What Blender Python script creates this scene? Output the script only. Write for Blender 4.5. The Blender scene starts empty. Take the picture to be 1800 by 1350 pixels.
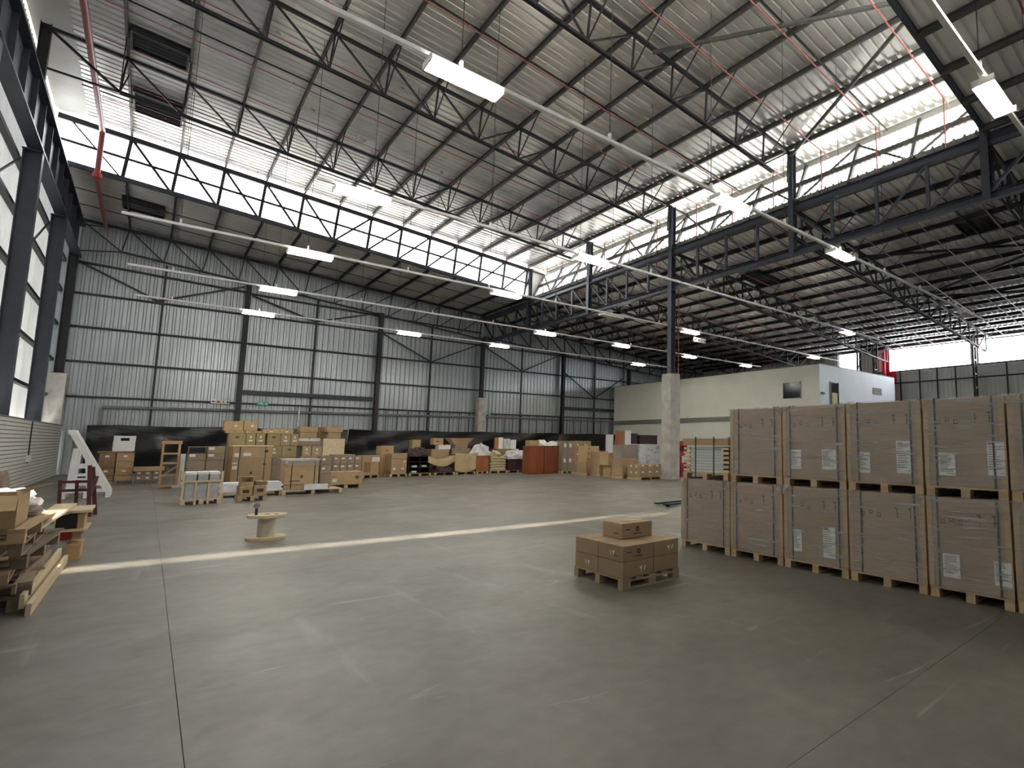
import bpy, bmesh, math, random
from mathutils import Vector, Matrix
random.seed(7)
scene = bpy.context.scene
col = scene.collection

# ------------------------------------------------------------------ camera
# photo is the left part of a wide frame: principal point at pixel (1200, 675) of 1800 x 1350
FPX, CX, CY, CAMH = 961.7, 1200.0, 675.0, 1.8
YAW, PITCH, ROLL = [math.radians(a) for a in (44.1946, 6.1441, 0.306)]
fwd = Vector((math.sin(YAW)*math.cos(PITCH), math.cos(YAW)*math.cos(PITCH), math.sin(PITCH)))
rgt0 = Vector((math.cos(YAW), -math.sin(YAW), 0)); up0 = rgt0.cross(fwd)
rgt = rgt0*math.cos(ROLL) + up0*math.sin(ROLL)
upv = -rgt0*math.sin(ROLL) + up0*math.cos(ROLL)
CAM = Vector((0, 0, CAMH))
cd = bpy.data.cameras.new('camera'); cam = bpy.data.objects.new('camera', cd); col.objects.link(cam)
cd.sensor_fit = 'HORIZONTAL'; cd.sensor_width = 36; cd.lens = FPX/1800*36
cd.shift_x = -(CX-900)/1800; cd.shift_y = 0; cd.clip_start = .05; cd.clip_end = 500
cam.matrix_world = Matrix(((rgt.x, upv.x, -fwd.x, 0), (rgt.y, upv.y, -fwd.y, 0), (rgt.z, upv.z, -fwd.z, CAMH), (0, 0, 0, 1)))
scene.camera = cam

# ------------------------------------------------------------------ sky, sun, exposure
SKY, SUN, EXPO = 6.5, 14.0, 1.05
w = bpy.data.worlds.new('sky'); scene.world = w; w.use_nodes = True
bg = w.node_tree.nodes['Background']; bg.inputs[0].default_value = (.97, .985, 1, 1); bg.inputs[1].default_value = SKY
sl = bpy.data.lights.new('sun', 'SUN'); sl.energy = SUN; sl.angle = math.radians(1.2); sl.color = (1, .93, .78)
sun = bpy.data.objects.new('sun', sl); col.objects.link(sun)
sun.rotation_euler = Vector((0.02, 1.01, -1)).to_track_quat('-Z', 'Y').to_euler(); sun.location = (0, -30, 40)
vs = scene.view_settings; vs.view_transform = 'Standard'; vs.look = 'None'; vs.gamma = 1; vs.use_curve_mapping = False; vs.exposure = EXPO
scene.cycles.max_bounces = 10; scene.cycles.diffuse_bounces = 6; scene.cycles.transparent_max_bounces = 16
scene.cycles.sample_clamp_indirect = 12

# pixel -> place helpers (a pixel gives a direction, the floor or a plane gives the distance)
def ray(x, y): return rgt*((x-CX)/FPX) - upv*((y-CY)/FPX) + fwd
def fl(x, y, z=0.0): d = ray(x, y); return CAM + d*((z-CAMH)/d.z)
def aty(x, y, Y): d = ray(x, y); return CAM + d*(Y/d.y)
def atx(x, y, X): d = ray(x, y); return CAM + d*(X/d.x)
def YF(x, y): return fl(x, y).y

# ------------------------------------------------------------------ materials
MATS = {}
def nt(name):
    m = bpy.data.materials.new(name); m.use_nodes = True; t = m.node_tree
    return m, t, t.nodes['Principled BSDF'], t.nodes, t.links
def mk(name, c, rough=.5, metal=0., var=.12, scale=4., bump=0., rnd=0., coords='pos', stretch=(1, 1, 1), rvar=.0, spec=None, bscale=None, c2=None, coat=0):
    m, t, b, N, L = nt(name)
    if coords == 'pos':
        g = N.new('ShaderNodeNewGeometry'); src = g.outputs['Position']
    else:
        g = N.new('ShaderNodeTexCoord'); src = g.outputs['Object']
    mp = N.new('ShaderNodeMapping'); mp.inputs['Scale'].default_value = stretch; L.new(src, mp.inputs[0])
    n = N.new('ShaderNodeTexNoise'); n.inputs['Scale'].default_value = scale; n.inputs['Detail'].default_value = 5; L.new(mp.outputs[0], n.inputs['Vector'])
    r = N.new('ShaderNodeValToRGB'); L.new(n.outputs[0], r.inputs[0])
    lo = c2 or tuple(x*(1-var) for x in c); hi = tuple(min(1, x*(1+var)) for x in c)
    r.color_ramp.elements[0].position = .3; r.color_ramp.elements[1].position = .7
    r.color_ramp.elements[0].color = (*lo, 1); r.color_ramp.elements[1].color = (*hi, 1)
    out = r.outputs[0]
    if rnd:
        oi = N.new('ShaderNodeObjectInfo'); mr = N.new('ShaderNodeMapRange'); L.new(oi.outputs['Random'], mr.inputs[0])
        mr.inputs[3].default_value = 1-rnd; mr.inputs[4].default_value = 1+rnd
        hs = N.new('ShaderNodeHueSaturation'); L.new(out, hs.inputs['Color']); L.new(mr.outputs[0], hs.inputs['Value']); out = hs.outputs[0]
    L.new(out, b.inputs['Base Color'])
    b.inputs['Roughness'].default_value = rough; b.inputs['Metallic'].default_value = metal
    if spec is not None: b.inputs['Specular IOR Level'].default_value = spec
    if coat: b.inputs['Coat Weight'].default_value = coat; b.inputs['Coat Roughness'].default_value = .15
    if rvar:
        m2 = N.new('ShaderNodeMapRange'); L.new(n.outputs[0], m2.inputs[0]); m2.inputs[3].default_value = rough-rvar; m2.inputs[4].default_value = rough+rvar; L.new(m2.outputs[0], b.inputs['Roughness'])
    if bump:
        n2 = n
        if bscale:
            n2 = N.new('ShaderNodeTexNoise'); n2.inputs['Scale'].default_value = bscale; n2.inputs['Detail'].default_value = 4; L.new(mp.outputs[0], n2.inputs['Vector'])
        bp = N.new('ShaderNodeBump'); bp.inputs['Strength'].default_value = bump; bp.inputs['Distance'].default_value = .02; L.new(n2.outputs[0], bp.inputs['Height']); L.new(bp.outputs[0], b.inputs['Normal'])
    MATS[name] = m; return m
mk('steel', (.015, .016, .019), .5, .0, .2)
mk('steel_blue', (.040, .047, .064), .45, .0, .15)
mk('purlin_steel', (.075, .073, .068), .5, .1, .15)
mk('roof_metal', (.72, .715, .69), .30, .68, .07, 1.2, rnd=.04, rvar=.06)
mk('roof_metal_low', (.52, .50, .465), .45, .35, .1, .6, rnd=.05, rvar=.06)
mk('roof_metal_mid', (.74, .73, .70), .38, .35, .08, .8, rnd=.05, rvar=.06)
mk('wall_metal', (.42, .45, .465), .34, .6, .10, .7, stretch=(1, 1, .35), rnd=.05, rvar=.06)
mk('wall_metal_warm', (.62, .62, .58), .5, .1, .08, .7, rnd=.04)
mk('white_sheet', (.62, .62, .60), .45, 0, .05, 2)
mk('concrete_post', (.50, .475, .435), .8, 0, .2, 3, bump=.3, bscale=20)
mk('white_block', (.66, .65, .62), .75, 0, .08, 5, bump=.3, bscale=25)
mk('joint_dark', (.12, .115, .11), .9, 0, .1)
mk('office_cream', (.86, .86, .77), .6, 0, .03, 1)
mk('office_daylit', (.84, .88, .92), .6, 0, .03, 1)  # window light on the end wall, put into its colour as bluish white
mk('grey_trim', (.22, .22, .21), .6)
mk('dark_glass', (.02, .025, .025), .12)
mk('yellow_board', (.62, .57, .28), .6)
mk('rail_white', (.78, .78, .76), .4)
mk('reflector', (.85, .82, .70), .3, .2)
mk('red_pipe', (.30, .07, .07), .4, 0, .1)
mk('black_plastic', (.010, .010, .012), .30, 0, .3, 3, bump=.9, bscale=3, stretch=(1, 1, 2.2))
mk('black_frame', (.012, .011, .011), .45)
mk('card', (.40, .275, .155), .75, 0, .07, 5, rnd=.10, coords='obj')
mk('card_pale', (.46, .32, .17), .75, 0, .06, 5, rnd=.06, coords='obj')
mk('card_small', (.36, .25, .145), .75, 0, .07, 5, rnd=.08, coords='obj')
mk('card_dark', (.235, .15, .08), .8, 0, .08, 5, rnd=.08, coords='obj')
mk('card_olive', (.33, .25, .125), .75, 0, .06, 5, rnd=.07, coords='obj')
mk('card_grey', (.27, .205, .15), .6, 0, .1, 5, rnd=.06, coords='obj')
mk('card_wrap', (.36, .255, .175), .5, 0, .10, 2.2, coords='obj', rnd=.05, stretch=(1, 1, 3), coat=.25)
mk('ink', (.06, .045, .035), .7)
mk('tape', (.30, .20, .11), .3)
mk('paper', (.74, .74, .72), .7, 0, .04)
mk('print_grey', (.30, .30, .30), .7)
mk('strap', (.025, .035, .022), .4)
mk('wood', (.50, .36, .21), .75, 0, .18, 3, rnd=.14, coords='obj', stretch=(1.5, 14, 14), bump=.2)
mk('wood_dull', (.36, .27, .17), .8, 0, .2, 3, rnd=.1, coords='obj', stretch=(1.5, 14, 14))
mk('wood_old', (.24, .185, .13), .8, 0, .25, 3, rnd=.30, coords='obj', stretch=(1.5, 14, 14), bump=.25)
mk('wood_pale', (.62, .50, .33), .7, 0, .12, 3, rnd=.10, coords='obj', stretch=(1.5, 12, 12))
mk('pine_orange', (.52, .33, .16), .6, 0, .15, 3, rnd=.08, coords='obj', stretch=(1.5, 12, 12))
mk('osb', (.66, .54, .36), .75, 0, .18, 22)
mk('mahogany', (.235, .062, .028), .28, 0, .2, 3, stretch=(1, 1, .2))
mk('cherry', (.36, .13, .045), .35, 0, .2, 4, stretch=(1, 1, .2))
mk('maroon', (.045, .016, .022), .45)
mk('wicker', (.075, .048, .040), .8, 0, .5, 30, bump=.8, bscale=30)
mk('fabric_tan', (.50, .39, .22), .9, 0, .10, 6, bump=.3)
mk('cream_cloth', (.55, .49, .30), .9, 0, .12, 9, bump=.4)
mk('foam_white', (.80, .80, .80), .7, 0, .03)
mk('slab_grey', (.42, .43, .44), .6, 0, .16, 8)
mk('slab_pale', (.60, .63, .60), .55, 0, .03)
mk('panel_white', (.76, .79, .82), .45)
mk('bag_grey', (.55, .55, .56), .35, 0, .2, 5, bump=.6, bscale=7)
mk('red_paint', (.34, .022, .022), .4)
mk('rust_red', (.085, .018, .022), .55, 0, .2, 12)
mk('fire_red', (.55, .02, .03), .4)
mk('rubber', (.015, .015, .015), .6)
mk('drum_core', (.55, .50, .42), .8, 0, .12, 14)
mk('sign_white', (.82, .80, .78), .5)
mk('sign_red', (.5, .03, .03), .5)
mk('sign_green', (.05, .42, .27), .5)
mk('galv', (.42, .42, .43), .4, .6)

# carton fibre wrap: thin stretched film, its glints painted in as pale streaks
def film(name, tr, gl_rough, streak):
    m, t, b, N, L = nt(name); N.remove(b)
    out = N['Material Output']
    tb = N.new('ShaderNodeBsdfTransparent'); tb.inputs[0].default_value = (.97, .97, .97, 1)
    gb = N.new('ShaderNodeBsdfPrincipled'); gb.inputs['Base Color'].default_value = (.75, .73, .70, 1); gb.inputs['Roughness'].default_value = gl_rough
    g = N.new('ShaderNodeNewGeometry'); mp = N.new('ShaderNodeMapping'); mp.inputs['Scale'].default_value = streak; mp.inputs['Rotation'].default_value = (.12, .1, 0)
    L.new(g.outputs['Position'], mp.inputs[0])
    n = N.new('ShaderNodeTexNoise'); n.inputs['Scale'].default_value = 3; n.inputs['Detail'].default_value = 6; n.inputs['Distortion'].default_value = .6; L.new(mp.outputs[0], n.inputs['Vector'])
    bp = N.new('ShaderNodeBump'); bp.inputs['Strength'].default_value = .9; bp.inputs['Distance'].default_value = .03; L.new(n.outputs[0], bp.inputs['Height']); L.new(bp.outputs[0], gb.inputs['Normal'])
    r = N.new('ShaderNodeValToRGB'); r.color_ramp.elements[0].position = .50; r.color_ramp.elements[1].position = .72
    r.color_ramp.elements[0].color = (tr*.35,)*3+(1,); r.color_ramp.elements[1].color = (tr,)*3+(1,); L.new(n.outputs[0], r.inputs[0])
    mx = N.new('ShaderNodeMixShader'); L.new(r.outputs[0], mx.inputs[0]); L.new(tb.outputs[0], mx.inputs[1]); L.new(gb.outputs[0], mx.inputs[2]); L.new(mx.outputs[0], out.inputs[0])
    MATS[name] = m
film('stretch_film', .50, .16, (.8, .8, 12))
film('bubble_film', .5, .25, (1, 1, 1.5))

def pane_mat(name, trans, tl, tint):
    m, t, b, N, L = nt(name); N.remove(b); out = N['Material Output']
    tb = N.new('ShaderNodeBsdfTransparent'); tb.inputs[0].default_value = (*tint, 1)
    sb = N.new('ShaderNodeBsdfTranslucent'); sb.inputs[0].default_value = (.8, .8, .78, 1)
    db = N.new('ShaderNodeBsdfDiffuse'); db.inputs[0].default_value = (.8, .8, .78, 1)
    m1 = N.new('ShaderNodeMixShader'); m1.inputs[0].default_value = tl; L.new(db.outputs[0], m1.inputs[1]); L.new(sb.outputs[0], m1.inputs[2])
    m2 = N.new('ShaderNodeMixShader'); m2.inputs[0].default_value = trans; L.new(m1.outputs[0], m2.inputs[1]); L.new(tb.outputs[0], m2.inputs[2]); L.new(m2.outputs[0], out.inputs[0])
    MATS[name] = m
pane_mat('pane_clear', .85, .7, (.92, .94, .97))
pane_mat('pane_fluted', .55, .75, (.9, .9, .9))
pane_mat('pane_rib', .0, .10, (.9, .9, .9))
pane_mat('pane_diffuse', .0, .6, (1, 1, 1))

def glow_sheet(name, c, f):
    m = mk(name, c, .5, 0, .08, .7, rnd=.04); t = m.node_tree; N, L = t.nodes, t.links
    tb = N.new('ShaderNodeBsdfTranslucent'); tb.inputs[0].default_value = (.8, .8, .78, 1); mx = N.new('ShaderNodeMixShader'); mx.inputs[0].default_value = f
    L.new(N['Principled BSDF'].outputs[0], mx.inputs[1]); L.new(tb.outputs[0], mx.inputs[2]); L.new(mx.outputs[0], N['Material Output'].inputs[0])
glow_sheet('wall_translucent', (.70, .70, .67), .045)

def emit(name, c, s):
    m, t, b, N, L = nt(name); b.inputs['Base Color'].default_value = (*c, 1); b.inputs['Emission Color'].default_value = (*c, 1); b.inputs['Emission Strength'].default_value = s; MATS[name] = m
emit('tube_lit', (1, .95, .84), 60)

def floor_mat():
    m, t, b, N, L = nt('floor_concrete')
    g = N.new('ShaderNodeNewGeometry'); P = g.outputs['Position']
    def noise(sc, det, mapscale=None, dist=0, rot=0):
        n = N.new('ShaderNodeTexNoise'); n.inputs['Scale'].default_value = sc; n.inputs['Detail'].default_value = det; n.inputs['Distortion'].default_value = dist
        if mapscale:
            mp = N.new('ShaderNodeMapping'); mp.inputs['Scale'].default_value = mapscale; mp.inputs['Rotation'].default_value = (0, 0, rot); L.new(P, mp.inputs[0]); L.new(mp.outputs[0], n.inputs['Vector'])
        else: L.new(P, n.inputs['Vector'])
        return n.outputs[0]
    def ramp(v, p0, c0, p1, c1):
        r = N.new('ShaderNodeValToRGB'); r.color_ramp.elements[0].position = p0; r.color_ramp.elements[1].position = p1
        r.color_ramp.elements[0].color = (*c0, 1); r.color_ramp.elements[1].color = (*c1, 1); L.new(v, r.inputs[0]); return r.outputs[0]
    def mix(a, bb, f, mode='MIX'):
        x = N.new('ShaderNodeMix'); x.data_type = 'RGBA'; x.blend_type = mode
        if isinstance(f, float): x.inputs[0].default_value = f
        else: L.new(f, x.inputs[0])
        L.new(a, x.inputs[6])
        if isinstance(bb, tuple): x.inputs[7].default_value = (*bb, 1)
        else: L.new(bb, x.inputs[7])
        return x.outputs[2]
    c = ramp(noise(.35, 6, None, .8), .3, (.130, .118, .097), .72, (.208, .193, .163))
    c = mix(c, ramp(noise(6, 8), .3, (.75,)*3, .75, (1.15,)*3), .6, 'MULTIPLY')
    c = mix(c, (.09, .085, .078), ramp(noise(1.1, 4, None, 1.5), .62, (0,)*3, .80, (.55,)*3))       # stains
    c = mix(c, (.36, .35, .33), ramp(noise(1.0, 7, (2.2, .35, 1), .5, .5), .63, (0,)*3, .76, (.45,)*3))   # scuffs
    c = mix(c, (.40, .39, .37), ramp(noise(1.3, 9, (.5, 3.2, 1), .9, -.35), .66, (0,)*3, .74, (.5,)*3))
    L.new(c, b.inputs['Base Color']); b.inputs['Specular IOR Level'].default_value = .38
    r = N.new('ShaderNodeMapRange'); L.new(noise(1.2, 6, None, .6), r.inputs[0]); r.inputs[3].default_value = .30; r.inputs[4].default_value = .58; L.new(r.outputs[0], b.inputs['Roughness'])
    bp = N.new('ShaderNodeBump'); bp.inputs['Strength'].default_value = .12; bp.inputs['Distance'].default_value = .01; L.new(noise(18, 6), bp.inputs['Height']); L.new(bp.outputs[0], b.inputs['Normal'])
    MATS['floor_concrete'] = m
floor_mat()

# ------------------------------------------------------------------ object helpers
WM = {}
MESH = {}
def link(name, data, parent=None, M=None):
    o = bpy.data.objects.new(name, data); col.objects.link(o)
    M = M or Matrix.Identity(4); WM[o] = M
    if parent is not None:
        o.parent = parent; o.matrix_basis = WM[parent].inverted() @ M
    else: o.matrix_basis = M
    return o
def tag(o, label=None, cat=None, group=None, kind=None):
    if label: o['label'] = label
    if cat: o['category'] = cat
    if group: o['group'] = group
    if kind: o['kind'] = kind
    return o
def thing(name, label, cat, loc=(0, 0, 0), rz=0., group=None, kind=None):
    o = link(name, None, None, Matrix.Translation(loc) @ Matrix.Rotation(rz, 4, 'Z')); o.empty_display_size = .2
    return tag(o, label, cat, group, kind)
def pyd(key, mat, vs, fs, smooth=False):
    if key in MESH: return MESH[key]
    me = bpy.data.meshes.new(str(key)); me.from_pydata([tuple(v) for v in vs], [], fs); me.materials.append(MATS[mat])
    bm = bmesh.new(); bm.from_mesh(me); bmesh.ops.recalc_face_normals(bm, faces=bm.faces); bm.to_mesh(me); bm.free()
    if smooth:
        for p in me.polygons: p.use_smooth = True
    me.update(); MESH[key] = me; return me
CUBE_F = [(0, 1, 2, 3), (4, 7, 6, 5), (0, 4, 5, 1), (1, 5, 6, 2), (2, 6, 7, 3), (3, 7, 4, 0)]
def cubev(x0, x1, y0, y1, z0, z1): return [(x0, y0, z0), (x1, y0, z0), (x1, y1, z0), (x0, y1, z0), (x0, y0, z1), (x1, y0, z1), (x1, y1, z1), (x0, y1, z1)]
def cube(mat): return pyd(('cube', mat), mat, cubev(-.5, .5, -.5, .5, -.5, .5), CUBE_F)
def boxes_mesh(key, mat, L):
    vs, fs = [], []
    for b in L:
        n = len(vs); vs += cubev(*b); fs += [tuple(i+n for i in f) for f in CUBE_F]
    return pyd(key, mat, vs, fs)
def isec(mat): t = .06; return boxes_mesh(('I', mat), mat, [(-.5, .5, -.5, .5, .5-t, .5), (-.5, .5, -.5, .5, -.5, -.5+t), (-.5, .5, -.05, .05, -.5+t, .5-t)])
def csec(mat): return boxes_mesh(('C', mat), mat, [(-.5, .5, -.5, .5, .44, .5), (-.5, .5, -.5, .5, -.5, -.44), (-.5, .5, -.5, -.38, -.44, .44), (-.5, .5, .42, .5, -.5, -.3)])
def cyl(mat, n=12):
    vs = [(s, .5*math.cos(2*math.pi*i/n), .5*math.sin(2*math.pi*i/n)) for s in (-.5, .5) for i in range(n)]
    fs = [(i, (i+1) % n, n+(i+1) % n, n+i) for i in range(n)] + [tuple(range(n)), tuple(range(n, 2*n))]
    return pyd(('cyl', mat, n), mat, vs, fs)
def span(p, q, w, h, up=(0, 0, 1)):
    p, q = Vector(p), Vector(q); x = q-p; l = x.length; x.normalize(); u = Vector(up)
    if abs(x.dot(u)) > .999: u = Vector((0, 1, 0))
    y = u.cross(x).normalized(); z = x.cross(y); c = (p+q)/2
    return Matrix(((x.x*l, y.x*w, z.x*h, c.x), (x.y*l, y.y*w, z.y*h, c.y), (x.z*l, y.z*w, z.z*h, c.z), (0, 0, 0, 1)))
def bar(parent, name, p, q, w, h, mat, up=(0, 0, 1), prof='cube', n=12):
    me = {'cube': cube, 'I': isec, 'C': csec}[prof](mat) if prof != 'cyl' else cyl(mat, n)
    return link(name, me, parent, span(p, q, w, h, up))
def box(parent, name, x0, x1, y0, y1, z0, z1, mat, M=None):
    A = Matrix.Translation(((x0+x1)/2, (y0+y1)/2, (z0+z1)/2)) @ Matrix.Diagonal((abs(x1-x0), abs(y1-y0), abs(z1-z0), 1))
    return link(name, cube(mat), parent, (M or Matrix.Identity(4)) @ A)
def solid(parent, name, mat, vs, fs, M=None, smooth=False, key=None):
    me = pyd(key or ('s', name, len(MESH)), mat, vs, fs, smooth); return link(name, me, parent, M)
def bevbox(mat, x, y, z, r=.012):
    key = ('bev', mat, round(x, 3), round(y, 3), round(z, 3))
    if key in MESH: return MESH[key]
    bm = bmesh.new(); bmesh.ops.create_cube(bm, size=1, matrix=Matrix.Translation((0, 0, z/2)) @ Matrix.Diagonal((x, y, z, 1)))
    bmesh.ops.bevel(bm, geom=list(bm.edges), offset=r, segments=1, affect='EDGES')
    me = bpy.data.meshes.new('carton'); bm.to_mesh(me); bm.free(); me.materials.append(MATS[mat]); MESH[key] = me; return me
def sheet_mesh(key, mat, L, W, pitch, ribw, ribh, flank):
    """ribbed sheet: length L along +x, width W along +y (n ribs), pan at z=0, rib towards -z side is +ribh"""
    pts = []; n = round(W/pitch)
    for i in range(n):
        a = i*W/n; p = W/n
        pan = p-ribw-2*flank
        pts += [(a, 0), (a+pan, 0), (a+pan+flank, ribh), (a+pan+flank+ribw, ribh)]
    pts.append((W, 0))
    vs = [(s*L, y, z) for y, z in pts for s in (0, 1)]
    fs = [(2*i, 2*i+1, 2*i+3, 2*i+2) for i in range(len(pts)-1)]
    return pyd(key, mat, vs, fs)

# ------------------------------------------------------------------ building frame
SL = .0796; SANG = math.atan(SL)
def zh(X): return 14.15-SL*(X-18.9)      # high roof, axis of truss top chord
def zl(X): return 12.12-SL*(X-18.9)      # low roof
XL, XC, XR = -3.72, 18.9, 45.0
YB, YC, YN, YFR = 42.8, 35.35, 5.3, -2.2
XG = [3.78, 11.3, 18.85, 26.35, 33.85, 41.3]

# floor: slabs with saw-cut joints
fo = thing('floor', 'worn grey concrete warehouse floor with saw-cut joints', 'floor', kind='structure')
box(fo, 'joint_filler', -4.2, 46, -2.6, 43.2, -.30, -.012, 'joint_dark')
jx = [-4.2] + [.29+7.5*k for k in range(6)] + [46]; jy = [-2.6] + [1.93+7.5*k for k in range(6)] + [43.2]
for i in range(len(jx)-1):
    for j in range(len(jy)-1):
        box(fo, 'floor_slab', jx[i]+.0022, jx[i+1]-.0022, jy[j]+.0022, jy[j+1]-.0022, -.25, 0, 'floor_concrete')

# roofs
def roof(name, label, X0, X1, Y0, Y1, zf, mat, W=.72):
    c = thing(name, label, 'ceiling', (X0, Y0, zf(X0)), kind='structure')
    L = (X1-X0)/math.cos(SANG); n = math.ceil((Y1-Y0)/W); W = (Y1-Y0)/n
    me = sheet_mesh((name, label), mat, L, W, W/2, .05, .07, .03)
    for i in range(n):
        link('roof_sheet', me, c, Matrix.Translation((X0, Y0+i*W, zf(X0))) @ Matrix.Rotation(SANG, 4, 'Y'))
    return c
def purlins(c, xs, Y0, Y1, zf, mat='purlin_steel', w=.075, d=.20):
    for x in xs: bar(c, 'purlin', (x, Y0, zf(x)+.06+d/2), (x, Y1, zf(x)+.06+d/2), w, d, mat, prof='C')
hx = [-1.62+1.69*k for k in range(13)]          # purlin lines, high roof
HR = roof('ceiling', 'raised silver ribbed metal roof over the middle of the hall', -3.05, 20.3, YN-.25, YC+.3, lambda x: zh(x)+.28, 'roof_metal')
purlins(HR, hx, YN, YC, zh)
box(HR, 'edge_flashing', -4.0, -3.0, YN-.25, YC+.3, zh(-3.4)+.24, zh(-3.4)+.30, 'white_sheet')
for y in (9.05, 16.55, 24.05, 31.55):            # bridging bars under the purlins
    bar(HR, 'bridging_bar', (-3.0, y, zh(-3)+.07), (20, y, zh(20)+.07), .05, .05, 'steel')
bar(HR, 'eave_beam', (20.15, YN, zh(20.15)+.10), (20.15, YC, zh(20.15)+.10), .10, .30, 'wall_metal_warm', prof='C')
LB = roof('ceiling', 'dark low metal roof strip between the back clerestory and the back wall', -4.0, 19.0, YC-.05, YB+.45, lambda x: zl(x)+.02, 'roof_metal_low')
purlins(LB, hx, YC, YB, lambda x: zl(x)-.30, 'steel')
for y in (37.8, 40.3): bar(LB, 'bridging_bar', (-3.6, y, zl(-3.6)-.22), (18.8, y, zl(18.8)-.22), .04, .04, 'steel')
LR = roof('ceiling', 'lower metal roof with dark purlins sloping away to the right', 18.95, XR+.35, YFR, YB+.45, lambda x: zl(x)+.02, 'roof_metal_mid')
rx = [19.6+1.69*k for k in range(15)]
purlins(LR, rx, YFR+.05, YB, lambda x: zl(x)-.30, 'steel', .10, .22)
LN = roof('ceiling', 'low metal roof bay on the near side of the raised roof', -4.0, 18.95, YFR, YN+.05, lambda x: zl(x)+.02, 'roof_metal_mid')
purlins(LN, hx, YFR+.05, YN, lambda x: zl(x)-.30, 'purlin_steel', .10, .22)
for k in range(18):                              # hanging rods / bridging of right low roof
    y = 2.5*k+.3
    if abs((y-5.3) % 7.5) > .6: bar(LR, 'bridging_bar', (19.1, y, zl(19.1)-.27), (44.8, y, zl(44.8)-.27), .035, .035, 'steel')
bar(LN, 'ridge_beam', (8.0, 2.05, zl(8)-.45), (19.0, 2.05, zl(19)-.45), .16, .22, 'purlin_steel', prof='I')

# high roof trusses
def web(t, mat, pts_top, pts_bot, flip, post_w=.055, diag_w=.06):
    """pratt truss: posts at every node, one diagonal per panel; flip(i) chooses its direction"""
    for a, b in zip(pts_top, pts_bot): bar(t, 'post', a, b, post_w, post_w, mat, (0, 1, 0))
    for i in range(len(pts_top)-1):
        if flip(i): bar(t, 'diagonal', pts_bot[i], pts_top[i+1], diag_w, diag_w, mat, (0, 1, 0))
        else: bar(t, 'diagonal', pts_top[i], pts_bot[i+1], diag_w, diag_w, mat, (0, 1, 0))
def high_truss(y, label):
    t = thing('roof_truss', label, 'truss', (XL, y, zh(XL)-1.4), group='trusses under the raised roof')
    bar(t, 'top_chord', (XL, y, zh(XL)), (18.9, y, zh(18.9)), .12, .11, 'steel')
    xs = hx
    P = [(x, y, zh(x)) for x in xs]; Q = [(x-.1, y, zh(x)-1.36) for x in xs]
    for s in (-.06, .06): bar(t, 'bottom_chord', (Q[0][0], y+s, Q[0][2]), (17.55, y+s, zh(17.6)-1.36), .05, .07, 'steel')
    web(t, 'steel', P, Q, lambda i: i >= 6)
    bar(t, 'diagonal', (XL+.2, y, zh(XL)-.05), Q[0], .08, .08, 'steel', (0, 1, 0)); bar(t, 'tie', (XL+.2, y, Q[0][2]+.05), Q[0], .06, .06, 'steel')
    bar(t, 'diagonal', Q[-2], P[-1], .06, .06, 'steel', (0, 1, 0)); bar(t, 'diagonal', Q[-1], (18.9, y, zh(18.9)-.1), .06, .06, 'steel', (0, 1, 0))
    for x, q in zip(xs[:-1], Q[:-1]):
        for s in (-1, 1): bar(t, 'fly_brace', q, (x, y+s*1.45, zh(x)+.08), .035, .035, 'steel')
    return t
high_truss(12.8, 'dark steel roof truss nearest the camera under the raised roof')
high_truss(20.3, 'dark steel roof truss meeting the tall column with concrete base')
high_truss(27.8, 'dark steel roof truss closest to the back clerestory')

# clerestories on back and near side: glazed trusses
def clerestory(n, y, label, pane, wsign):
    c = thing('window_%d' % n, label, 'window', (XL, y, zl(XL)), kind='structure')
    bar(c, 'head_chord', (XL-.2, y, zh(XL-.2)), (XC, y, zh(XC)), .14, .24, 'steel')
    bar(c, 'sill_chord', (XL-.2, y, zl(XL-.2)+.02), (XC, y, zl(XC)+.02), .16, .20, 'steel_blue')
    bar(c, 'mid_rail', (XL-.2, y, (zh(XL)+zl(XL))/2+.02), (XC, y, (zh(XC)+zl(XC))/2), .07, .11, 'steel')
    P = [(x, y, zh(x)) for x in hx]; Q = [(x-.16, y, zl(x)) for x in hx]
    web(c, 'steel', P, Q, lambda i: i >= 5, .13, .10)
    bar(c, 'diagonal', (XL+.15, y, zh(XL)), Q[0], .06, .06, 'steel', (0, 1, 0)); bar(c, 'diagonal', Q[-1], (XC, y, zh(XC)), .06, .06, 'steel', (0, 1, 0))
    ys = y+wsign*.14
    xe = [XL-.3]+hx+[XC+.1]
    for a, b in zip(xe[:-1], xe[1:]):
        for lo, hi in ((0., .5), (.5, 1.)):
            def zz(x, f): return zl(x)+(zh(x)+.2-zl(x))*f
            vs = [(a, ys, zz(a, lo)-.03), (b, ys, zz(b, lo)-.03), (b, ys, zz(b, hi)-.03), (a, ys, zz(a, hi)-.03)]
            solid(c, 'pane', pane, vs, [(0, 1, 2, 3)])
    return c
clerestory(1, YC, 'long bright clerestory window with dark truss bars above the back roof strip', 'pane_clear', 1)
clerestory(2, YN, 'near clerestory with truss bars at the upper right edge of the raised roof', 'pane_diffuse', -1)

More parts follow.
